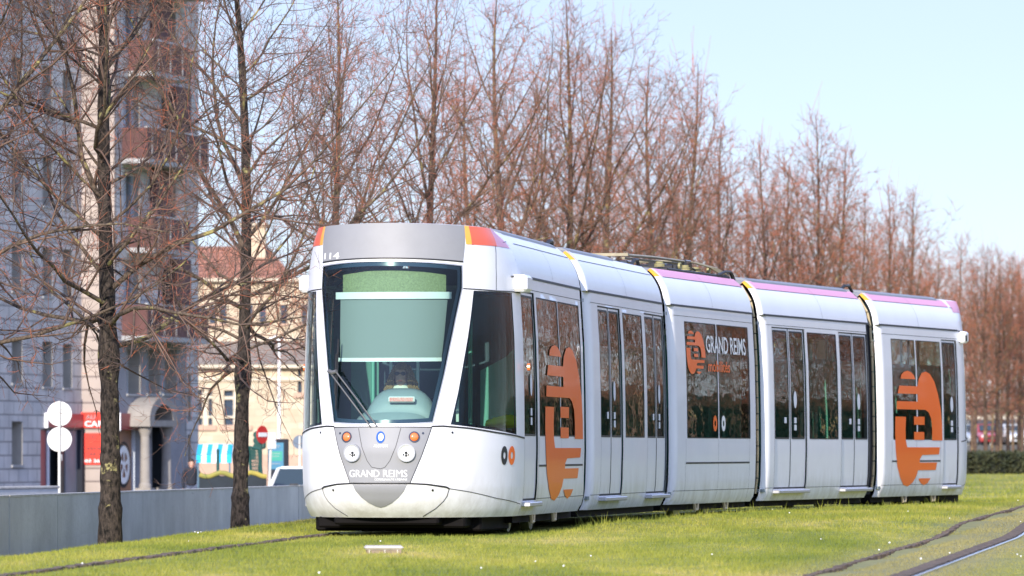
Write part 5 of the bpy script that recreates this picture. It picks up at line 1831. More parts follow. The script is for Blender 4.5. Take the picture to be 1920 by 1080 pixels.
    b.add([(sA, 0, 0), (sA, 14, 0), (xe, 14, 0), (xe, -.4, 0), (sA, 0, H), (sA, 14, H), (xe, 14, H), (xe, -.4, H)], [(0, 1, 5, 4), (1, 2, 6, 5), (2, 3, 7, 6), (4, 5, 6, 7)])
    lm(b, 'back_walls', M['stone'])
    # portal: two columns, arch
    cx_ = (BS(270, PO), BS(322, PO)); c0, c1 = BS(272, PO + .5), BS(312, PO + .5)
    zc = BZ(290, 800, PO + .5)
    for c in (c0, c1):
        b = MB()
        b.box(c - .26, c + .26, -PO - .76, -PO - .24, 0, .62)
        pr = [(.2, .62), (.2, .72), (.165, .78), (.16, 1.2), (.145, zc - .32), (.17, zc - .24), (.22, zc - .1), (.22, zc)]
        b.loft([[(c + r * math.cos(a), -PO - .5 + r * math.sin(a), z) for a in np.linspace(0, 2 * math.pi, 18, endpoint=False)] for r, z in pr])
        lm(b, 'column', M['column'])
    b = MB()
    b.box(c0 - .4, c1 + .4, -PO - .8, -PO, zc, zc + .2)
    lm(b, 'entablature', M['column'])
    b = MB(); n = 18; xm = (c0 + c1) / 2; r0_, r1_ = (c1 - c0) / 2 - .12, (c1 - c0) / 2 + .38
    rings = []
    for k in range(n + 1):
        a = math.pi * k / n
        rings.append([(xm + r * math.cos(a), y, zc + .2 + r * math.sin(a) * .5) for r, y in ((r0_, -PO - .78), (r1_, -PO - .78), (r1_, -PO - .003), (r0_, -PO - .003))])
    b.loft(rings); lm(b, 'arch', M['column'])
    b = MB(); b.prism([(xm + r0_ * math.cos(a), zc + .2 + r0_ * .5 * math.sin(a)) for a in np.linspace(0, math.pi, 15)], -PO - .1, -PO - .004); lm(b, 'arch_fill', M['jamb'])
    # signs
    def sign(px0, px1, py0, py1, out, txt, y_out, par_name='shop_sign'):
        x0, x1 = BS(px0, out), BS(px1, out); z1, z0 = BZ(px0, py0, out), BZ(px0, py1, out)
        b = MB(); b.box(x0, x1, -out - y_out, -out - .01, z0, z1); o = lm(b, par_name, M['signred'])
        b = MB(); b.box(x0 - .06, x0 - .002, -out - y_out - .02, -out - .005, z0 - .02, z1 + .02); lm(b, 'sign_end', M['signwhite'], o)
        if txt:
            vs, fs = flat_text(txt, .01)
            k = .2 * (z1 - z0)
            vv = [(x0 + .3 + a * (x1 - x0) * .6, -out - y_out - .006, z0 + k + c * (z1 - z0) * .6) for a, c in vs]
            link_mesh('sign_lettering', vv, fs, M['slab'], o)
        return o
    sign(84, 152, 775, 801, 0, '', .1)
    sign(219, 262, 775, 806, PO, '', .12)
    # red boards on the return wall, facing the camera
    def board(px0, px1, py0, py1, rows, mt):
        Y = (BO + BB * s1 + BR * PO / 2).y
        org, tx = BO + BB * s1, BR
        def loc(px, py):
            A = org; q = (px - CX) / F
            t = (q * A.y - A.x) / (tx.x - q * tx.y)
            yy = (A + tx * t).y
            return t, EYE + (HY - py) / F * yy - BO.z
        t0, za = loc(px0, py0); t1, zb = loc(px1, py1)
        b = MB(); b.box(s1 - .06, s1 - .005, -t1, -t0, zb, za); o = lm(b, 'red_board', mt)
        for (txt, rx0, rx1, ry0, ry1, mt2) in rows:
            vs, fs = flat_text(txt, .03)
            a0, zt = loc(rx0, ry0); a1, zb_ = loc(rx1, ry1)
            link_mesh('board_lettering', [(s1 - .066, -(a0 + u * (a1 - a0)), zb_ + v * (zt - zb_)) for u, v in vs], fs, mt2, o)
    board(152, 206, 773, 802, [('AU', 162, 180, 778, 786, M['render']), ('CAR', 160, 196, 789, 800, M['signwhite'])], M['signbright'])
    board(157, 203, 812, 871, [('LOC', 162, 182, 816, 823, M['maroon']), ('VEHI', 162, 190, 838, 844, M['maroon']), ('CAR W', 162, 196, 848, 855, M['maroon']),
                               ('03 26 8', 160, 199, 861, 867, M['signwhite'])], M['signbright'])
    b = MB(); b.box(s1 - .3, s1 - .02, -.12, .35, 0, BZ(150, 806)); lm(b, 'dark_post', M['navy'])
M['stonewarm'] = brick_mat('warm_stone_return', (0.46, 0.38, 0.33), (0.40, 0.34, 0.31), (0.20, 0.16, 0.15), .9, .42, .03, noise=.15)
grey_building()

# ---------------------------------------------------------------- sunlit beige building
M['beige'] = brick_mat('beige_stone_blocks', (0.62, 0.52, 0.38), (0.52, 0.41, 0.28), (0.46, 0.38, 0.27), .7, .32, .012, noise=.16)
M['beigeplain'] = mat('beige_trim', (0.66, 0.57, 0.43), .85, noise=(2, .12))
M['pinktrim'] = mat('pinkish_sill', (0.55, 0.36, 0.26), .85, noise=(3, .15))
M['roofgravel'] = mat('dull_roof', (0.30, 0.25, 0.21), .9, noise=(1.5, .3))
M['tiles'] = brick_mat('red_roof_tiles', (0.50, 0.22, 0.13), (0.42, 0.19, 0.12), (0.20, 0.08, 0.05), .25, .2, .03, noise=.3)
def beige_building():
    Y = 280.0
    o = at(372, 842, Y); o.z = -.97
    root = empty('stone_hall', (o.x, o.y, o.z), 'sunlit beige stone hall with barred windows and a red tiled upper roof', 'building')
    def X(px): return (px - CX) / F * Y - o.x
    def Z(py, y=Y): return EYE + (HY - py) / F * y - o.z
    def bl(nm, x0, x1, y0, y1, z0, z1, mt, par=root, bev=0):
        b = MB(); b.box(x0, x1, y0, y1, z0, z1, bev); q = link_mesh(nm, b.v, b.f, mt, par)
        return q
    xl, xr = X(300), X(1000)
    holes = [(X(372), X(398), Z(797), Z(730)), (X(420), X(465), Z(797), Z(732)), (X(558), X(566), Z(736), Z(692)), (X(640), X(680), Z(797), Z(732))]
    xs = sorted(set([xl, xr] + [h[0] for h in holes] + [h[1] for h in holes])); zs = sorted(set([0, Z(690)] + [h[2] for h in holes] + [h[3] for h in holes]))
    b = MB()
    for i in range(len(xs) - 1):
        for j in range(len(zs) - 1):
            xm, zm = (xs[i] + xs[i + 1]) / 2, (zs[j] + zs[j + 1]) / 2
            if not any(h[0] < xm < h[1] and h[2] < zm < h[3] for h in holes):
                b.add([(xs[i], 0, zs[j]), (xs[i + 1], 0, zs[j]), (xs[i + 1], 0, zs[j + 1]), (xs[i], 0, zs[j + 1])], [(0, 1, 2, 3)])
    link_mesh('front_wall', b.v, b.f, M['beige'], root)
    for k, (x0, x1, z0, z1) in enumerate(holes):
        wv = bl('window', x0, x1, .25, .27, z0, z1, M['winglass'])
        b = MB()
        b.add([(x0, 0, z0), (x1, 0, z0), (x1, 0, z1), (x0, 0, z1), (x0, .25, z0), (x1, .25, z0), (x1, .25, z1), (x0, .25, z1)], [(0, 4, 7, 3), (1, 2, 6, 5), (0, 1, 5, 4), (3, 7, 6, 2)])
        link_mesh('reveal', b.v, b.f, M['beigeplain'], wv)
        if k != 2:
            b = MB(); hz = z1 - z0
            xm = (x0 + x1) / 2
            b.box(xm - .14, xm + .14, .08, .2, z0, z1)
            b.box(x0, x1, .1, .18, z0 + hz * .74, z0 + hz * .83); b.box(x0, x1, .1, .18, z0 + hz * .20, z0 + hz * .26)
            link_mesh('mullion', b.v, b.f, M['beigeplain'], wv)
        bl('sill', x0 - .2, x1 + .2, -.14, .06, z0 - .26, z0 - .004, M['pinktrim'], wv)
    bl('string_course', xl, xr, -.1, 0, Z(714), Z(706), M['beigeplain'])
    bl('plinth', xl, xr, -.12, 0, 0, 1.6, M['pinktrim'])
    bl('cornice', xl, xr, -.45, 0, Z(690), Z(684), M['beigeplain'])
    # sloping dull roof, setback storey, tiled roof
    b = MB(); b.add([(xl, -.4, Z(683)), (xr, -.4, Z(683)), (xr, 4, Z(640, Y + 4)), (xl, 4, Z(640, Y + 4))], [(0, 1, 2, 3)]); link_mesh('lower_roof', b.v, b.f, M['roofgravel'], root)
    bl('setback_trim', xl, xr, 3.85, 4, Z(640, Y + 4), Z(632, Y + 4), M['beigeplain'])
    bl('setback_wall', xl, xr, 4, 4.3, Z(660, Y + 4), Z(528, Y + 4), M['beige'])
    for px in (385, 405, 455, 480, 520, 560):
        wv = bl('upper_window', X(px), X(px + 12), 3.95, 3.99, Z(606, Y + 4), Z(572, Y + 4), M['winglass'])
        bl('upper_sill', X(px) - .1, X(px + 12) + .1, 3.9, 3.99, Z(611, Y + 4), Z(607, Y + 4), M['pinktrim'], wv)
    bl('eaves', xl, xr, 3.6, 4.1, Z(528, Y + 4), Z(522, Y + 4), M['beigeplain'])
    x3 = X(548)
    b = MB(); b.add([(xl, 3.6, Z(522, Y + 4)), (x3, 3.6, Z(522, Y + 4)), (x3 - 1.6, 9, Z(462, Y + 9)), (xl, 9, Z(462, Y + 9))], [(0, 1, 2, 3)])
    rt = link_mesh('tiled_roof', b.v, b.f, M['tiles'], root)
    b = MB(); b.box(X(440), X(486), 7, 8.5, Z(500, Y + 8), Z(425, Y + 8)); ch = link_mesh('tower_block', b.v, b.f, M['beige'], rt)
    b = MB(); b.box(X(436), X(490), 6.8, 8.7, Z(425, Y + 8), Z(419, Y + 8)); link_mesh('tower_cap', b.v, b.f, M['beigeplain'], rt)
    bl('back_volume', xl, xr, 4.5, 14, 0, Z(530, Y + 8), M['beigeplain'])
beige_building()

# ---------------------------------------------------------------- street furniture on the left
def simple(b, nm, mt, root):
    top = root
    while top.parent: top = top.parent
    return b.build(nm, mt, root, tuple(top.location))
def sign_post():
    p = at(111.5, 842, 110); root = empty('road_sign', (p.x, p.y, -.97), 'two round road signs seen from behind, one above the other on a pale post', 'road sign')
    k = 110 / F
    for zc in (776, 824):
        z = EYE + (HY - zc) * k
        b = MB(); b.disc((p.x, p.y, z), (0, 1, 0), 22.5 * k, .012, 36); d = simple(b, 'disc', M['signback'], root)
        b = MB(); b.disc((p.x, p.y + .012, z), (0, 1, 0), 22.5 * k + .008, .016, 36, 22.5 * k - .012); simple(b, 'rim', M['alu'], d)
        b = MB()
        for dz in (-.1, .1): b.box(p.x - .1, p.x + .1, p.y - .016, p.y - .001, z + dz - .012, z + dz + .012)
        simple(b, 'bracket', M['alu'], d)
    b = MB(); b.tube([(p.x, p.y - .045, -.97), (p.x, p.y - .045, EYE + (HY - 752) * k)], .028, 12); simple(b, 'post', M['postpale'], root)
    b = MB(); b.disc((p.x, p.y - .045, -.97), (0, 0, 1), .09, .03, 16); simple(b, 'base', M['alu'], root)
    b = MB(); b.tube([(p.x + .045, p.y - .05, EYE + (HY - 852) * k), (p.x + .05, p.y - .05, EYE + (HY - 864) * k)], [.02, .012], 6); simple(b, 'strap_end', M['alu'], root)
M['signback'] = mat('aluminium_sign_back', (0.80, 0.78, 0.72), .45, metal=.0, noise=(3, .08))
M['postpale'] = mat('galvanised_post', (0.66, 0.64, 0.58), .45, noise=(3, .1))
sign_post()

M['tgreen'] = mat('signal_green', (0.012, 0.07, 0.06), .5)
M['signred2'] = mat('road_sign_red', (0.55, 0.03, 0.03), .4)
M['cyan'] = mat('awning_cyan', (0.02, 0.42, 0.68), .8)
M['awnwhite'] = mat('awning_white', (0.8, 0.82, 0.83), .8)
M['bannerdark'] = mat('barrier_dark', (0.018, 0.028, 0.038), .8, noise=(1.5, .4))
M['yel'] = mat('mossy_yellow_top', (0.42, 0.33, 0.06), .8, noise=(2, .4, (0.2, .22, .06)))
M['infoblue'] = mat('info_blue', (0.04, 0.22, 0.36), .4, noise=(1.2, .3))
M['infogreen'] = mat('info_green', (0.02, 0.30, 0.22), .4)
M['slate'] = mat('slate_blue_disc', (0.10, 0.14, 0.20), .5)
M['glassfence'] = mat('hoarding_blue', (0.13, 0.22, 0.28), .5, noise=(.7, .4))
def street_things():
    g = -.97
    def root(nm, px, Y, lab, cat): p = at(px, 842, Y); return empty(nm, (p.x, p.y, g), lab, cat), p.x, p.y, Y / F
    def Z(py, Y): return EYE + (HY - py) / F * Y
    # traffic light seen from behind
    Y = 140; r, x, y, k = root('traffic_light', 488, Y, 'dark green traffic light with jagged backs beside the no entry sign', 'traffic light')
    b = MB(); b.tube([(x, y, g), (x, y, Z(812, Y))], .05, 10); simple(b, 'pole', M['tgreen'], r)
    b = MB(); b.box(x - .14, x + .14, y - .1, y + .1, Z(842, Y), Z(808, Y), .04); h = simple(b, 'signal_head', M['tgreen'], r)
    b = MB()
    for i in range(3):
        z = Z(838 - i * 11, Y); b.tube([(x - .08, y - .1, z + .03), (x - .08, y - .26, z + .01)], [.075, .09], 10)
    simple(b, 'hood', M['tgreen'], h)
    b = MB(); b.box(x - .3, x - .12, y, y + .02, Z(862, Y), Z(842, Y)); simple(b, 'pedestrian_head', M['tgreen'], r)
    # no entry sign
    Y = 139; r, x, y, k = root('no_entry_sign', 491, Y, 'red round no entry sign with a white bar on a dark pole', 'road sign')
    z = Z(815, Y)
    nn = (.82, -.57, 0)
    b = MB(); b.disc((x, y, z), nn, 17 * k, .02, 32); d = simple(b, 'disc', M['signred2'], r)
    b = MB(); b.frame((x, y, 0), (.57, .82, 0), nn); b.box(-.17, .17, .024, .034, z - .05, z + .05); simple(b, 'bar', M['signwhite'], d)
    b = MB(); b.tube([(x - .03, y + .05, g), (x - .03, y + .05, Z(800, Y))], .035, 10); simple(b, 'pole', M['tgreen'], r)
    # white plate on a leaning pole
    Y = 138; r, x, y, k = root('white_sign_plate', 510, Y, 'blank white sign plate on a pale pole right of the no entry sign', 'sign')
    b = MB(); b.frame((x, y, 0), (.75, .66, 0), (-.66, .75, 0)); b.box(-.12, .12, -.015, .015, Z(842, Y), Z(812, Y), .01); simple(b, 'plate', M['signwhite'], r)
    b = MB(); b.tube([(x - .1, y, g), (x - .02, y + .03, Z(815, Y))], .032, 8); simple(b, 'pole', M['postpale'], r)
    # info panel
    Y = 150; r, x, y, k = root('info_panel', 528, Y, 'dark framed street panel with blue and green poster', 'poster panel')
    x0, x1 = (502 - CX) * k, (541 - CX) * k
    b = MB(); b.box(x0, x1, y, y + .18, Z(915, Y), Z(823, Y), .02); f_ = simple(b, 'frame', M['navy'], r)
    b = MB(); b.box(x0 + .02, x1 - .13, y - .012, y - .002, Z(880, Y), Z(830, Y)); q = simple(b, 'poster', M['infoblue'], r)
    b = MB(); b.box(x0 + .05, x1 - .16, y - .018, y - .013, Z(864, Y), Z(846, Y)); simple(b, 'green_field', M['infogreen'], q)
    b = MB()
    for i, py in enumerate((835, 838, 850, 855, 869)): b.box(x0 + .1, x1 - .22 - .03 * (i % 2), y - .024, y - .019, Z(py + .9, Y), Z(py, Y))
    simple(b, 'text_lines', M['slab'], q)
    b = MB(); b.box(x0 + .05, x0 + .15, y, y + .15, g, Z(915, Y)); b.box(x1 - .15, x1 - .05, y, y + .15, g, Z(915, Y)); simple(b, 'foot', M['navy'], r)
    # slate round sign
    Y = 135; r, x, y, k = root('round_sign', 562, Y, 'round slate blue sign back half hidden by the tram', 'road sign')
    b = MB(); b.disc((x, y, Z(829, Y)), (0, 1, 0), 13 * k, .02, 30); simple(b, 'disc', M['slate'], r)
    b = MB(); b.tube([(x, y - .03, g), (x, y - .03, Z(818, Y))], .025, 8); simple(b, 'pole', M['postpale'], r)
    # tall thin white lamp post
    Y = 160; r, x, y, k = root('lamp_post', 523.5, Y, 'slender white lamp post in front of the beige hall', 'lamp post')
    b = MB(); b.tube([(x, y, g), (x, y, Z(640, Y))], [.06, .035], 10); simple(b, 'pole', M['signwhite'], r)
    b = MB(); b.tube([(x - .28, y, Z(636, Y)), (x - .1, y, Z(633, Y)), (x + .12, y, Z(640, Y))], [.03, .06, .05], 8); simple(b, 'lamp_head', M['signwhite'], r)
    # striped awning stand
    Y = 150; k = Y / F; r, x, y, _ = root('striped_stall', 405, Y, 'market stall with a cyan and white striped awning', 'stall')
    x0 = (368 - CX) * k; n = 7; wd = (434 - 368) * k / n
    for i in range(n):
        b = MB(); b.prism([(0, Z(852, Y)), (-.03, Z(868, Y)), (0, Z(868, Y)), (.9, Z(852, Y) + .25), (.9, Z(852, Y) + .27)], x0 + i * wd, x0 + (i + 1) * wd, 'x')
        b.v = [Vector((v[0], v[1] + y, v[2])) for v in b.v]
        simple(b, 'awning_stripe', M['cyan'] if i % 2 == 0 else M['awnwhite'], r)
    b = MB()
    for q in (x0 + .05, x0 + n * wd - .05): b.tube([(q, y + .05, g), (q, y + .05, Z(868, Y))], .025, 6)
    b.box(x0 + .1, x0 + n * wd - .1, y + .1, y + .7, g, g + .85)
    simple(b, 'stand', M['glassfence'], r)
    # barrier with mossy yellow top
    Y = 128; k = Y / F; r, x, y, _ = root('barrier_fence', 440, Y, 'dark barrier with a wavy yellow top behind the wall', 'barrier')
    xs = np.linspace((374 - CX) * k, (500 - CX) * k, 14)
    b = MB(); b.box(float(xs[0]), float(xs[-1]), y, y + .03, g, Z(892, Y)); simple(b, 'dark_panel', M['bannerdark'], r)
    b = MB(); b.tube([(float(q), y, Z(888 + 4 * math.sin(i * 1.1) + 2, Y)) for i, q in enumerate(xs)], .055, 8); simple(b, 'yellow_top', M['yel'], r)
    # mesh panel fence, dark posts
    Y = 132; k = Y / F; r, x, y, _ = root('mesh_fence', 470, Y, 'dark green mesh fence panel leaning near the traffic light', 'fence')
    b = MB()
    for a, c in (((466, 838), (472, 905)), ((466, 838), (486, 842)), ((486, 842), (492, 905))):
        b.tube([tuple(at(a[0], a[1], Y)), tuple(at(c[0], c[1], Y))], .035, 6)
    simple(b, 'mesh_frame', M['tgreen'], r)
    b = MB()
    for i in range(9):
        px = 467 + i * 2.3; b.tube([tuple(at(px, 839 + i * .4, Y)), tuple(at(px + 5, 904, Y))], .008, 4)
    for i in range(9): b.tube([tuple(at(467 + i * .8, 846 + i * 7, Y)), tuple(at(487 + i * .7, 848 + i * 7, Y))], .008, 4)
    simple(b, 'mesh', M['tgreen'], r)
    b = MB(); b.tube([tuple(at(408.5, 842, Y)), (at(408.5, 842, Y).x, y, g)], .035, 8)
    tg = b.build('fence_post', M['tgreen']); tag(tg, 'thin dark post between the striped stall and the second tree trunk', 'post')
street_things()

# ---------------------------------------------------------------- cars
M['carwhite'] = mat('car_white', (0.80, 0.80, 0.79), .3, coat=1)
M['carred'] = mat('car_red', (0.45, 0.03, 0.03), .3, coat=1)
M['carblue'] = mat('car_blue', (0.06, 0.14, 0.28), .3, coat=1)
M['carsilver'] = mat('car_silver', (0.50, 0.53, 0.56), .3, metal=.4, coat=1)
M['carglass'] = mat('car_glass', (0.03, 0.05, 0.06), .05, coat=1)
def make_car(mt):
    root = empty('parked_car', (0, 0, 0), 'car', 'car')
    # x across, y length (front at -y)
    sec = [(-2.05, .60, .32, .62), (-2.0, .74, .24, .72), (-1.7, .82, .2, .80), (-1.1, .86, .2, .90), (-.9, .87, .2, .93), (0, .88, .2, .95), (1.2, .87, .2, .97), (1.8, .83, .22, .95), (2.02, .74, .3, .86)]
    b = MB()
    rings = []
    for y, hw, z0, z1 in sec:
        rings.append([(hw * .92, y, z0), (hw, y, z0 + .1), (hw * 1.0, y, z0 + (z1 - z0) * .6), (hw * .94, y, z1 - .06), (hw * .8, y, z1), (-hw * .8, y, z1), (-hw * .94, y, z1 - .06), (-hw, y, z0 + (z1 - z0) * .6), (-hw, y, z0 + .1), (-hw * .92, y, z0)])
    b.loft(rings)
    body = b.build('body', mt, root, smooth=False)
    cab = [(-.95, .74, .93), (-.35, .64, 1.38), (.0, .62, 1.43), (.9, .61, 1.42), (1.35, .64, 1.3), (1.85, .72, .96)]
    b = MB()
    b.loft([[(hw, y, z), (hw * .9, y, z + .012), (-hw * .9, y, z + .012), (-hw, y, z)] for y, hw, z in cab] , closed=False)
    for sd in (1, -1):
        pil = [(cab[i], cab[i]) for i in range(len(cab))]
    b.box(-.62, .62, -.2, 1.2, 1.40, 1.445, .02)
    for sd in (1, -1):
        for (p, q) in (((.74, -.95, .93), (.64, -.35, 1.38)), ((.76, .45, .95), (.63, .42, 1.4)), ((.72, 1.85, .96), (.64, 1.35, 1.3))):
            b.tube([(sd * p[0], p[1], p[2]), (sd * q[0], q[1], q[2])], .045, 6)
        b.tube([(sd * .64, -.35, 1.38), (sd * .63, .4, 1.42), (sd * .62, .9, 1.42), (sd * .64, 1.35, 1.3)], .04, 6)
    b.f = [f for f in b.f[0:0]] + b.f
    # drop the lofted skin over windscreen and back window by building glass just above it
    b.build('roof', mt, root)
    b = MB()
    b.add([(-.66, -.93, .96), (.66, -.93, .96), (.585, -.36, 1.375), (-.585, -.36, 1.375)], [(0, 1, 2, 3)])
    b.v = [Vector((v[0], v[1] - .03, v[2] + .02)) for v in b.v]
    b.build('windscreen', M['carglass'], root, fixn=False)
    b = MB(); b.add([(-.62, 1.83, .99), (.62, 1.83, .99), (.57, 1.37, 1.29), (-.57, 1.37, 1.29)], [(0, 1, 2, 3)])
    b.v = [Vector((v[0], v[1] + .03, v[2] + .02)) for v in b.v]
    b.build('rear_window', M['carglass'], root, fixn=False)
    for sd in (1, -1):
        b = MB()
        b.add([(sd * .755, -.82, .97), (sd * .76, .4, .98), (sd * .655, .38, 1.37), (sd * .66, -.34, 1.35)], [(0, 1, 2, 3)])
        b.add([(sd * .76, .5, .98), (sd * .735, 1.7, .99), (sd * .66, 1.3, 1.28), (sd * .655, .47, 1.37)], [(0, 1, 2, 3)])
        b.build('side_window', M['carglass'], root, fixn=False)
        b = MB(); b.box(sd * .98 - .1, sd * .98 + .1, -.78, -.66, .93, 1.06, .03); b.build('mirror', mt, root)
        b = MB(); b.box(min(sd * .5, sd * .74), max(sd * .5, sd * .74), -2.06, -1.95, .55, .68, .03); b.build('headlight', M['lamp_clear'], root)
        b = MB(); b.box(min(sd * .55, sd * .76), max(sd * .55, sd * .76), 1.95, 2.04, .68, .84, .03); b.build('tail_light', M['signred2'], root)
        for y in (-1.3, 1.3):
            b = MB(); b.disc((sd * .72, y, .31), (sd, 0, 0), .31, .17, 24); wv = b.build('wheel', M['tyre'], root)
            b = MB(); b.disc((sd * .89, y, .31), (sd, 0, 0), .2, .01, 20); b.build('rim', M['alu'], wv)
    b = MB(); b.box(-.42, .42, -2.08, -2.0, .36, .52, .02); b.box(-.3, .3, -2.09, -1.9, .56, .64, .02); b.build('grille', M['black'], root)
    return root
def copy_tree(o, parent=None):
    c = o.copy(); COL.objects.link(c); c.parent = parent
    for ch in list(o.children): copy_tree(ch, c)
    return c
def recolour(o, m0, m1):
    for ch in o.children:
        if ch.data and m0.name in [m.name for m in ch.data.materials if m]:
            ch.data = ch.data.copy()
            for i, m in enumerate(ch.data.materials):
                if m == m0: ch.data.materials[i] = m1
def cars():
    c = make_car(M['carwhite'])
    Y = 133.0; k = Y / F
    c.location = ((570 - CX) * k, Y + 2, -.97 + .02); c.rotation_euler = (0, 0, R(-8))
    c['label'] = 'white car facing the camera behind the wall, half hidden by the tram nose'
    c['group'] = 'parked cars'
    specs = [(1822, 402, 12, M['carsilver'], 'silver car in the far car park, nearest to the tram rear'), (1848, 400, 8, M['carred'], 'red car in the far car park behind the first trunks'),
             (1872, 405, 14, M['carblue'], 'dark blue car in the far car park behind the middle trunks'), (1897, 401, 10, M['carwhite'], 'white car in the far car park behind the hedge'),
             (1924, 403, 6, M['carred'], 'red car in the far car park at the right edge')]
    for px, Y, rz, mt, lab in specs:
        q = copy_tree(c); q.location = ((px - CX) / F * Y, Y, 1.2); q.rotation_euler = (0, 0, R(rz)); q['label'] = lab
        recolour(q, M['carwhite'], mt)
cars()
_b = MB(); _b.box(28, 90, 396, 419, -1.2, 1.2)
tag(_b.build('embankment', M['asphalt']), 'raised car park ground far behind the hedge', 'ground', kind='structure')

# pale terrace far away on the right
def far_building():
    Y = 420.0; k = Y / F
    root = empty('far_terrace', ((1900 - CX) * k, Y, 0), 'long pale building with a low tiled roof far behind the hedge', 'building')
    org = tuple(root.location)
    x0, x1 = (1560 - CX) * k, (2300 - CX) * k
    def Z(py): return EYE + (HY - py) * k
    b = MB(); b.box(x0, x1, Y, Y + 10, -.5, Z(772)); b.build('wall', M['farwhite'], root, org)
    b = MB(); b.prism([(Y - .6, Z(772)), (Y + 5, Z(752)), (Y + 10.6, Z(772))], x0 - .3, x1 + .3, 'x'); b.build('roof', M['tiles'], root, org)
    for i in range(46):
        xx = x0 + 1.2 + i * (x1 - x0 - 2) / 46
        for (a, c) in ((826, 812), (802, 786)):
            b = MB(); b.box(xx, xx + .55, Y - .05, Y - .004, Z(a), Z(c)); w_ = b.build('window', M['winglass'], root, org)
    b = MB(); b.box(x0, x1, Y - .2, Y - .003, Z(808), Z(806)); b.build('ledge', M['slab'], root, org)
M['farwhite'] = mat('far_cream_render', (0.70, 0.66, 0.56), .9, noise=(.3, .2))
far_building()

# ---------------------------------------------------------------- people
def skin_body(name, joints, edges, mt, root, org, sub=2):
    me = bpy.data.meshes.new(name)
    me.from_pydata([tuple(Vector(j[0]) - Vector(org)) for j in joints], edges, [])
    o = bpy.data.objects.new(name, me); COL.objects.link(o)
    md = o.modifiers.new('s', 'SKIN')
    for i, j in enumerate(joints):
        r = j[1]
        me.skin_vertices[0].data[i].radius = r if isinstance(r, tuple) else (r, r)
    me.skin_vertices[0].data[0].use_root = True
    ms = o.modifiers.new('u', 'SUBSURF'); ms.levels = sub; ms.render_levels = sub
    dg = bpy.context.evaluated_depsgraph_get()
    m2 = bpy.data.meshes.new_from_object(o.evaluated_get(dg))
    bpy.data.objects.remove(o)
    m2.materials.clear(); m2.materials.append(mt)
    m2.polygons.foreach_set('use_smooth', [True] * len(m2.polygons))
    ob = bpy.data.objects.new(name, m2); COL.objects.link(ob); ob.parent = root
    return ob

def hand(side, wrist, d, root, org, mt, curl=.5):
    """palm, four unequal fingers and a thumb as one skinned body"""
    w_, d = Vector(wrist), Vector(d).normalized()
    sidev = d.cross(Vector((0, 1, 0))).normalized() * side
    if sidev.length < .5: sidev = Vector((side, 0, 0))
    nrm = d.cross(sidev).normalized()
    J = [(w_, .024), (w_ + d * .045, (.036, .016)), (w_ + d * .08, (.038, .014))]
    E = [(0, 1), (1, 2)]
    for i, (o_, L) in enumerate(((-.03, .065), (-.01, .078), (.01, .073), (.03, .055))):
        b0 = w_ + d * .085 + sidev * o_
        k = len(J)
        J += [(b0, .0095), (b0 + (d + nrm * curl * .4).normalized() * L * .5, .0088), (b0 + (d + nrm * curl * .4).normalized() * L * .5 + (d + nrm * curl * 1.4).normalized() * L * .5, .0075)]
        E += [(2, k), (k, k + 1), (k + 1, k + 2)]
    k = len(J)
    J += [(w_ + d * .05 - sidev * .045, .011), (w_ + d * .085 - sidev * .062 + nrm * .015, .009)]
    E += [(1, k), (k, k + 1)]
    return skin_body('hand', J, E, mt, root, org, 1)

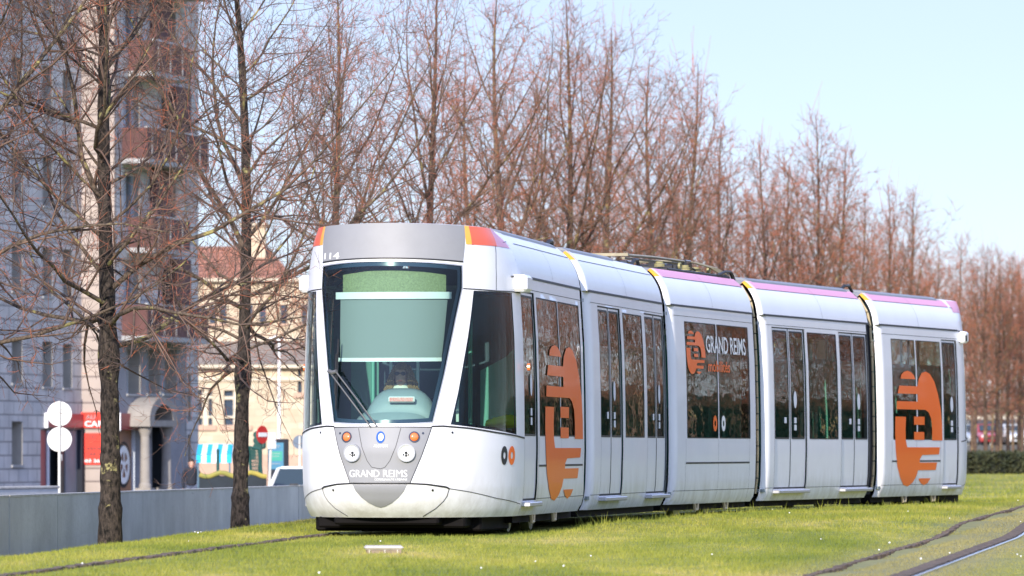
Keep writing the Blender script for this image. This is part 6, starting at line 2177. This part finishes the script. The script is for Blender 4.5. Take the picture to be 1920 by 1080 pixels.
def head(c, face, root, org, hairmat, long_hair=False, glasses=False, cap=False):
    """c = centre of the head, face = the way it looks (unit xy)"""
    c = Vector(c); f = Vector(face).normalized(); s = Vector((-f.y, f.x, 0)); up = Vector((0, 0, 1))
    def P(a, b_, h): return c + s * a + f * b_ + up * h
    rings = []
    n = 20
    prof = [(-.125, .028, .035, .03), (-.118, .045, .055, .022), (-.095, .056, .07, .015), (-.06, .066, .083, .008), (-.02, .072, .092, 0), (.02, .075, .097, -.004),
            (.06, .073, .095, -.008), (.09, .062, .082, -.01), (.112, .042, .056, -.01), (.122, .015, .02, -.01)]
    for h, wx, wy, off in prof:
        ring = []
        for k in range(n):
            a = 2 * math.pi * k / n
            fx, fy = math.sin(a), math.cos(a)
            nose_ = 0
            if fy > .93: nose_ = .020 * max(0, 1 - abs(h + .025) / .035) * (1 if h < .01 else .4)
            eye = -.007 * math.exp(-((h - .012) / .014) ** 2) * math.exp(-((abs(fx) - .42) / .16) ** 2) if fy > 0 else 0
            ring.append(tuple(P(fx * wx, fy * wy + off + nose_ + eye, h)))
        rings.append(ring)
    b = MB(); b.loft(rings)
    hd = b.build('head', M['skin'], root, org, smooth=True)
    for sd in (1, -1):
        b = MB(); b.tube([tuple(P(sd * .074, -.005, -.03)), tuple(P(sd * .082, -.01, -.005)), tuple(P(sd * .078, -.01, .022))], [.008, .014, .010], 8); b.build('ear', M['skin'], hd, org, smooth=True)
        b = MB(); q = P(sd * .03, .083, .012); b.disc(tuple(q), tuple(f), .010, .004, 12); b.build('eye', M['black'], hd, org)
    b = MB(); b.tube([tuple(P(-.024, .083, -.066)), tuple(P(0, .091, -.064)), tuple(P(.024, .083, -.066))], [.004, .008, .004], 8); b.build('mouth', M['lips'], hd, org, smooth=True)
    if glasses:
        b = MB()
        for sd in (1, -1):
            b.box(0, 0, 0, 0, 0, 0) if False else None
            q = P(sd * .032, .092, .010)
            b.loft([[tuple(q + s * (r * 1.35 * math.cos(t)) + up * (r * math.sin(t)) + f * h) for t in np.linspace(0, 2 * math.pi, 16, endpoint=False)] for r, h in ((.021, 0), (.021, .006))])
            b.tube([tuple(P(sd * .058, .088, .014)), tuple(P(sd * .079, .02, .012))], .003, 5)
        b.tube([tuple(P(-.012, .096, .014)), tuple(P(.012, .096, .014))], .004, 5)
        b.build('sunglasses', M['black'], hd, org)
    # hair cap
    rings = []
    for h, k_, back in ((-.02, 1.08, 1), (.02, 1.1, 1), (.06, 1.12, 1), (.09, 1.14, 1), (.115, 1.2, 1), (.132, 1.2, 1)):
        wx = np.interp(h, [p[0] for p in prof], [p[1] for p in prof]) * k_ + .004; wy = np.interp(h, [p[0] for p in prof], [p[2] for p in prof]) * k_ + .004
        ring = []
        for k in range(n):
            a = 2 * math.pi * k / n
            fy = math.cos(a)
            cut = 0 if (h > .055 or fy < .35) else -(fy - .35) * .08
            ring.append(tuple(P(math.sin(a) * wx, fy * wy - .012 + cut, h + (.0 if fy < .5 else 0))))
        rings.append(ring)
    b = MB(); b.loft(rings); hr = b.build('hair', hairmat, hd, org, smooth=True)
    if long_hair:
        rnd = random.Random(6)
        b = MB()
        for i in range(150):
            sd = rnd.choice((-1, 1)); a0 = rnd.uniform(.25, 1.0) * math.pi * sd
            p = P(math.sin(a0) * .078, math.cos(a0) * .088 - .012, rnd.uniform(.0, .1))
            pts = []
            q = p.copy(); ph = rnd.uniform(0, 6); spread = rnd.uniform(.5, 1.25)
            for k in range(9):
                t = k / 8
                pts.append(tuple(q + s * (math.sin(a0) * .10 * t * spread + .012 * math.sin(k * 2.1 + ph)) + f * (.012 * math.cos(k * 2.3 + ph) + .03 * t) - up * (.26 * t)))
            b.tube(pts, [.010, .012, .013, .013, .013, .012, .011, .008, .004], 5)
        b.build('curly_hair', hairmat, hd, org, smooth=True)
    return hd

def pedestrian():
    Y = 152.0; k = Y / F
    x = (359 - CX) * k; g = -.97; ht = EYE + (HY - 861) * k - g          # head top above street
    s = ht / 1.74
    root = empty('person', (x, Y, g), 'person in a dark jacket and pale trousers walking behind the wall', 'person')
    org = (x, Y, g)
    def P(a, b_, h): return (x + a * s, Y + b_ * s, g + h * s)
    J = [(P(0, 0, .95), (.16, .11)), (P(0, 0, 1.12), (.15, .105)), (P(0, 0, 1.32), (.18, .115)), (P(0, 0, 1.43), (.12, .08)), (P(0, -.01, 1.52), .055),
         (P(.19, 0, 1.40), .07), (P(.25, 0, 1.14), .052), (P(.22, -.08, .90), .038),
         (P(-.19, 0, 1.40), .07), (P(-.25, 0, 1.14), .052), (P(-.23, -.05, .90), .038)]
    E = [(0, 1), (1, 2), (2, 3), (3, 4), (3, 5), (5, 6), (6, 7), (3, 8), (8, 9), (9, 10)]
    skin_body('jacket', J, E, M['navy'], root, org)
    J = [(P(0, 0, .96), (.15, .10)), (P(.09, 0, .86), .088), (P(.10, -.09, .5), .062), (P(.10, -.04, .11), .045), (P(-.09, 0, .86), .088), (P(-.10, .04, .5), .062), (P(-.10, .14, .12), .045)]
    E = [(0, 1), (1, 2), (2, 3), (0, 4), (4, 5), (5, 6)]
    skin_body('trousers', J, E, M['jeans'], root, org)
    for sx, yy in ((.10, -.04), (-.10, .14)):
        b = MB(); b.frame((x, Y, g), (1, 0, 0), (0, 1, 0)); b.box((sx - .045) * s, (sx + .045) * s, (yy - .2) * s, (yy + .07) * s, 0, .09 * s, .03); b.build('shoe', M['black'], root, org)
    head(P(0, -.02, 1.62), (0.2, -1, 0), root, org, M['hairdark'])
    hand(1, P(.22, -.09, .90), (0, -.1, -1), root, org, M['skin'])
    hand(-1, P(-.23, -.06, .90), (0, -.1, -1), root, org, M['skin'])
pedestrian()

def driver():
    m = m1
    def P(d, wv, z):
        q = m.C - m.b * d + m.r * wv
        return (q.x, q.y, z)
    # head at photo (758, 702)
    d0 = 1.1
    q0 = m.C - m.b * d0
    Yh = q0.y; wv = ((758 - CX) / F * Yh - q0.x) / m.r.x
    zh = EYE + (HY - 703) / F * Yh
    org = P(d0, wv, .37)
    P0 = P
    def P(d, w_, z): return P0(d + .88, w_, z)
    root = empty('person', org, 'tram driver with curly fair hair, sunglasses and a cream scarf behind the windscreen', 'person')
    J = [(P(.22, wv, .98), (.17, .13)), (P(.24, wv, 1.15), (.15, .12)), (P(.27, wv, 1.36), (.18, .12)), (P(.29, wv, 1.48), (.11, .08)), (P(.33, wv, 1.58), .052),
         (P(.29, wv + .19, 1.44), .065), (P(.42, wv + .25, 1.22), .048), (P(.66, wv + .20, 1.24), .034),
         (P(.29, wv - .19, 1.44), .065), (P(.42, wv - .25, 1.22), .048), (P(.66, wv - .20, 1.24), .034),
         (P(.32, wv + .1, .97), .09), (P(.68, wv + .12, .96), .065), (P(.74, wv + .12, .5), .05), (P(.84, wv + .12, .41), .04),
         (P(.32, wv - .1, .97), .09), (P(.68, wv - .12, .96), .065), (P(.74, wv - .12, .5), .05), (P(.84, wv - .12, .41), .04)]
    E = [(0, 1), (1, 2), (2, 3), (3, 4), (3, 5), (5, 6), (6, 7), (3, 8), (8, 9), (9, 10), (0, 11), (11, 12), (12, 13), (13, 14), (0, 15), (15, 16), (16, 17), (17, 18)]
    skin_body('clothed_body', J, E, M['navy'], root, org)
    fwd = -m.b
    hc = P(.40, wv, zh)
    head(hc, (fwd.x, fwd.y, 0), root, org, M['hairblond'], True, True)
    b = MB()
    rings = []
    for r, z in ((.19, zh - .30), (.175, zh - .25), (.155, zh - .19), (.13, zh - .14), (.10, zh - .095)):
        c = Vector(P(.38, wv, z)); rings.append([(c.x + r * math.cos(t) * (1 + .06 * math.sin(5 * t + z * 40)), c.y + r * .8 * math.sin(t), z + .012 * math.sin(3 * t)) for t in np.linspace(0, 2 * math.pi, 26, endpoint=False)])
    b.loft(rings); b.build('scarf', M['scarf'], root, org, smooth=True)
    hand(1, P(.66, wv + .20, 1.24), tuple(fwd), root, org, M['skin'], .8)
    hand(-1, P(.66, wv - .20, 1.24), tuple(fwd), root, org, M['skin'], .8)
driver()

def vest():
    m = m1
    q0 = m.C + m.r * .93
    b = MB(); rnd = random.Random(3)
    rings = []
    n = 14
    for k in range(n + 1):
        t = k / n; wv = .72 + .36 * t
        c = m.C - m.b * (.08 + .1 * t) + m.r * wv
        h = .085 * (math.sin(math.pi * min(1, .12 + t * .8)) ** .4) * (.6 + .4 * t)
        rings.append([(c.x - m.b.x * .12 * math.cos(a) + rnd.uniform(-.01, .01), c.y - m.b.y * .12 * math.cos(a), 1.135 + max(0, h * (1 + math.sin(a)) + rnd.uniform(-.012, .012))) for a in np.linspace(0, 2 * math.pi, 14, endpoint=False)])
    b.loft(rings)
    o = b.build('safety_vest', M['hiviz'], None, tuple(m.C - m.b * .5 + m.r * .89), smooth=True)
    tag(o, 'crumpled yellow green safety vest lying inside the cab side window', 'safety vest')
vest()
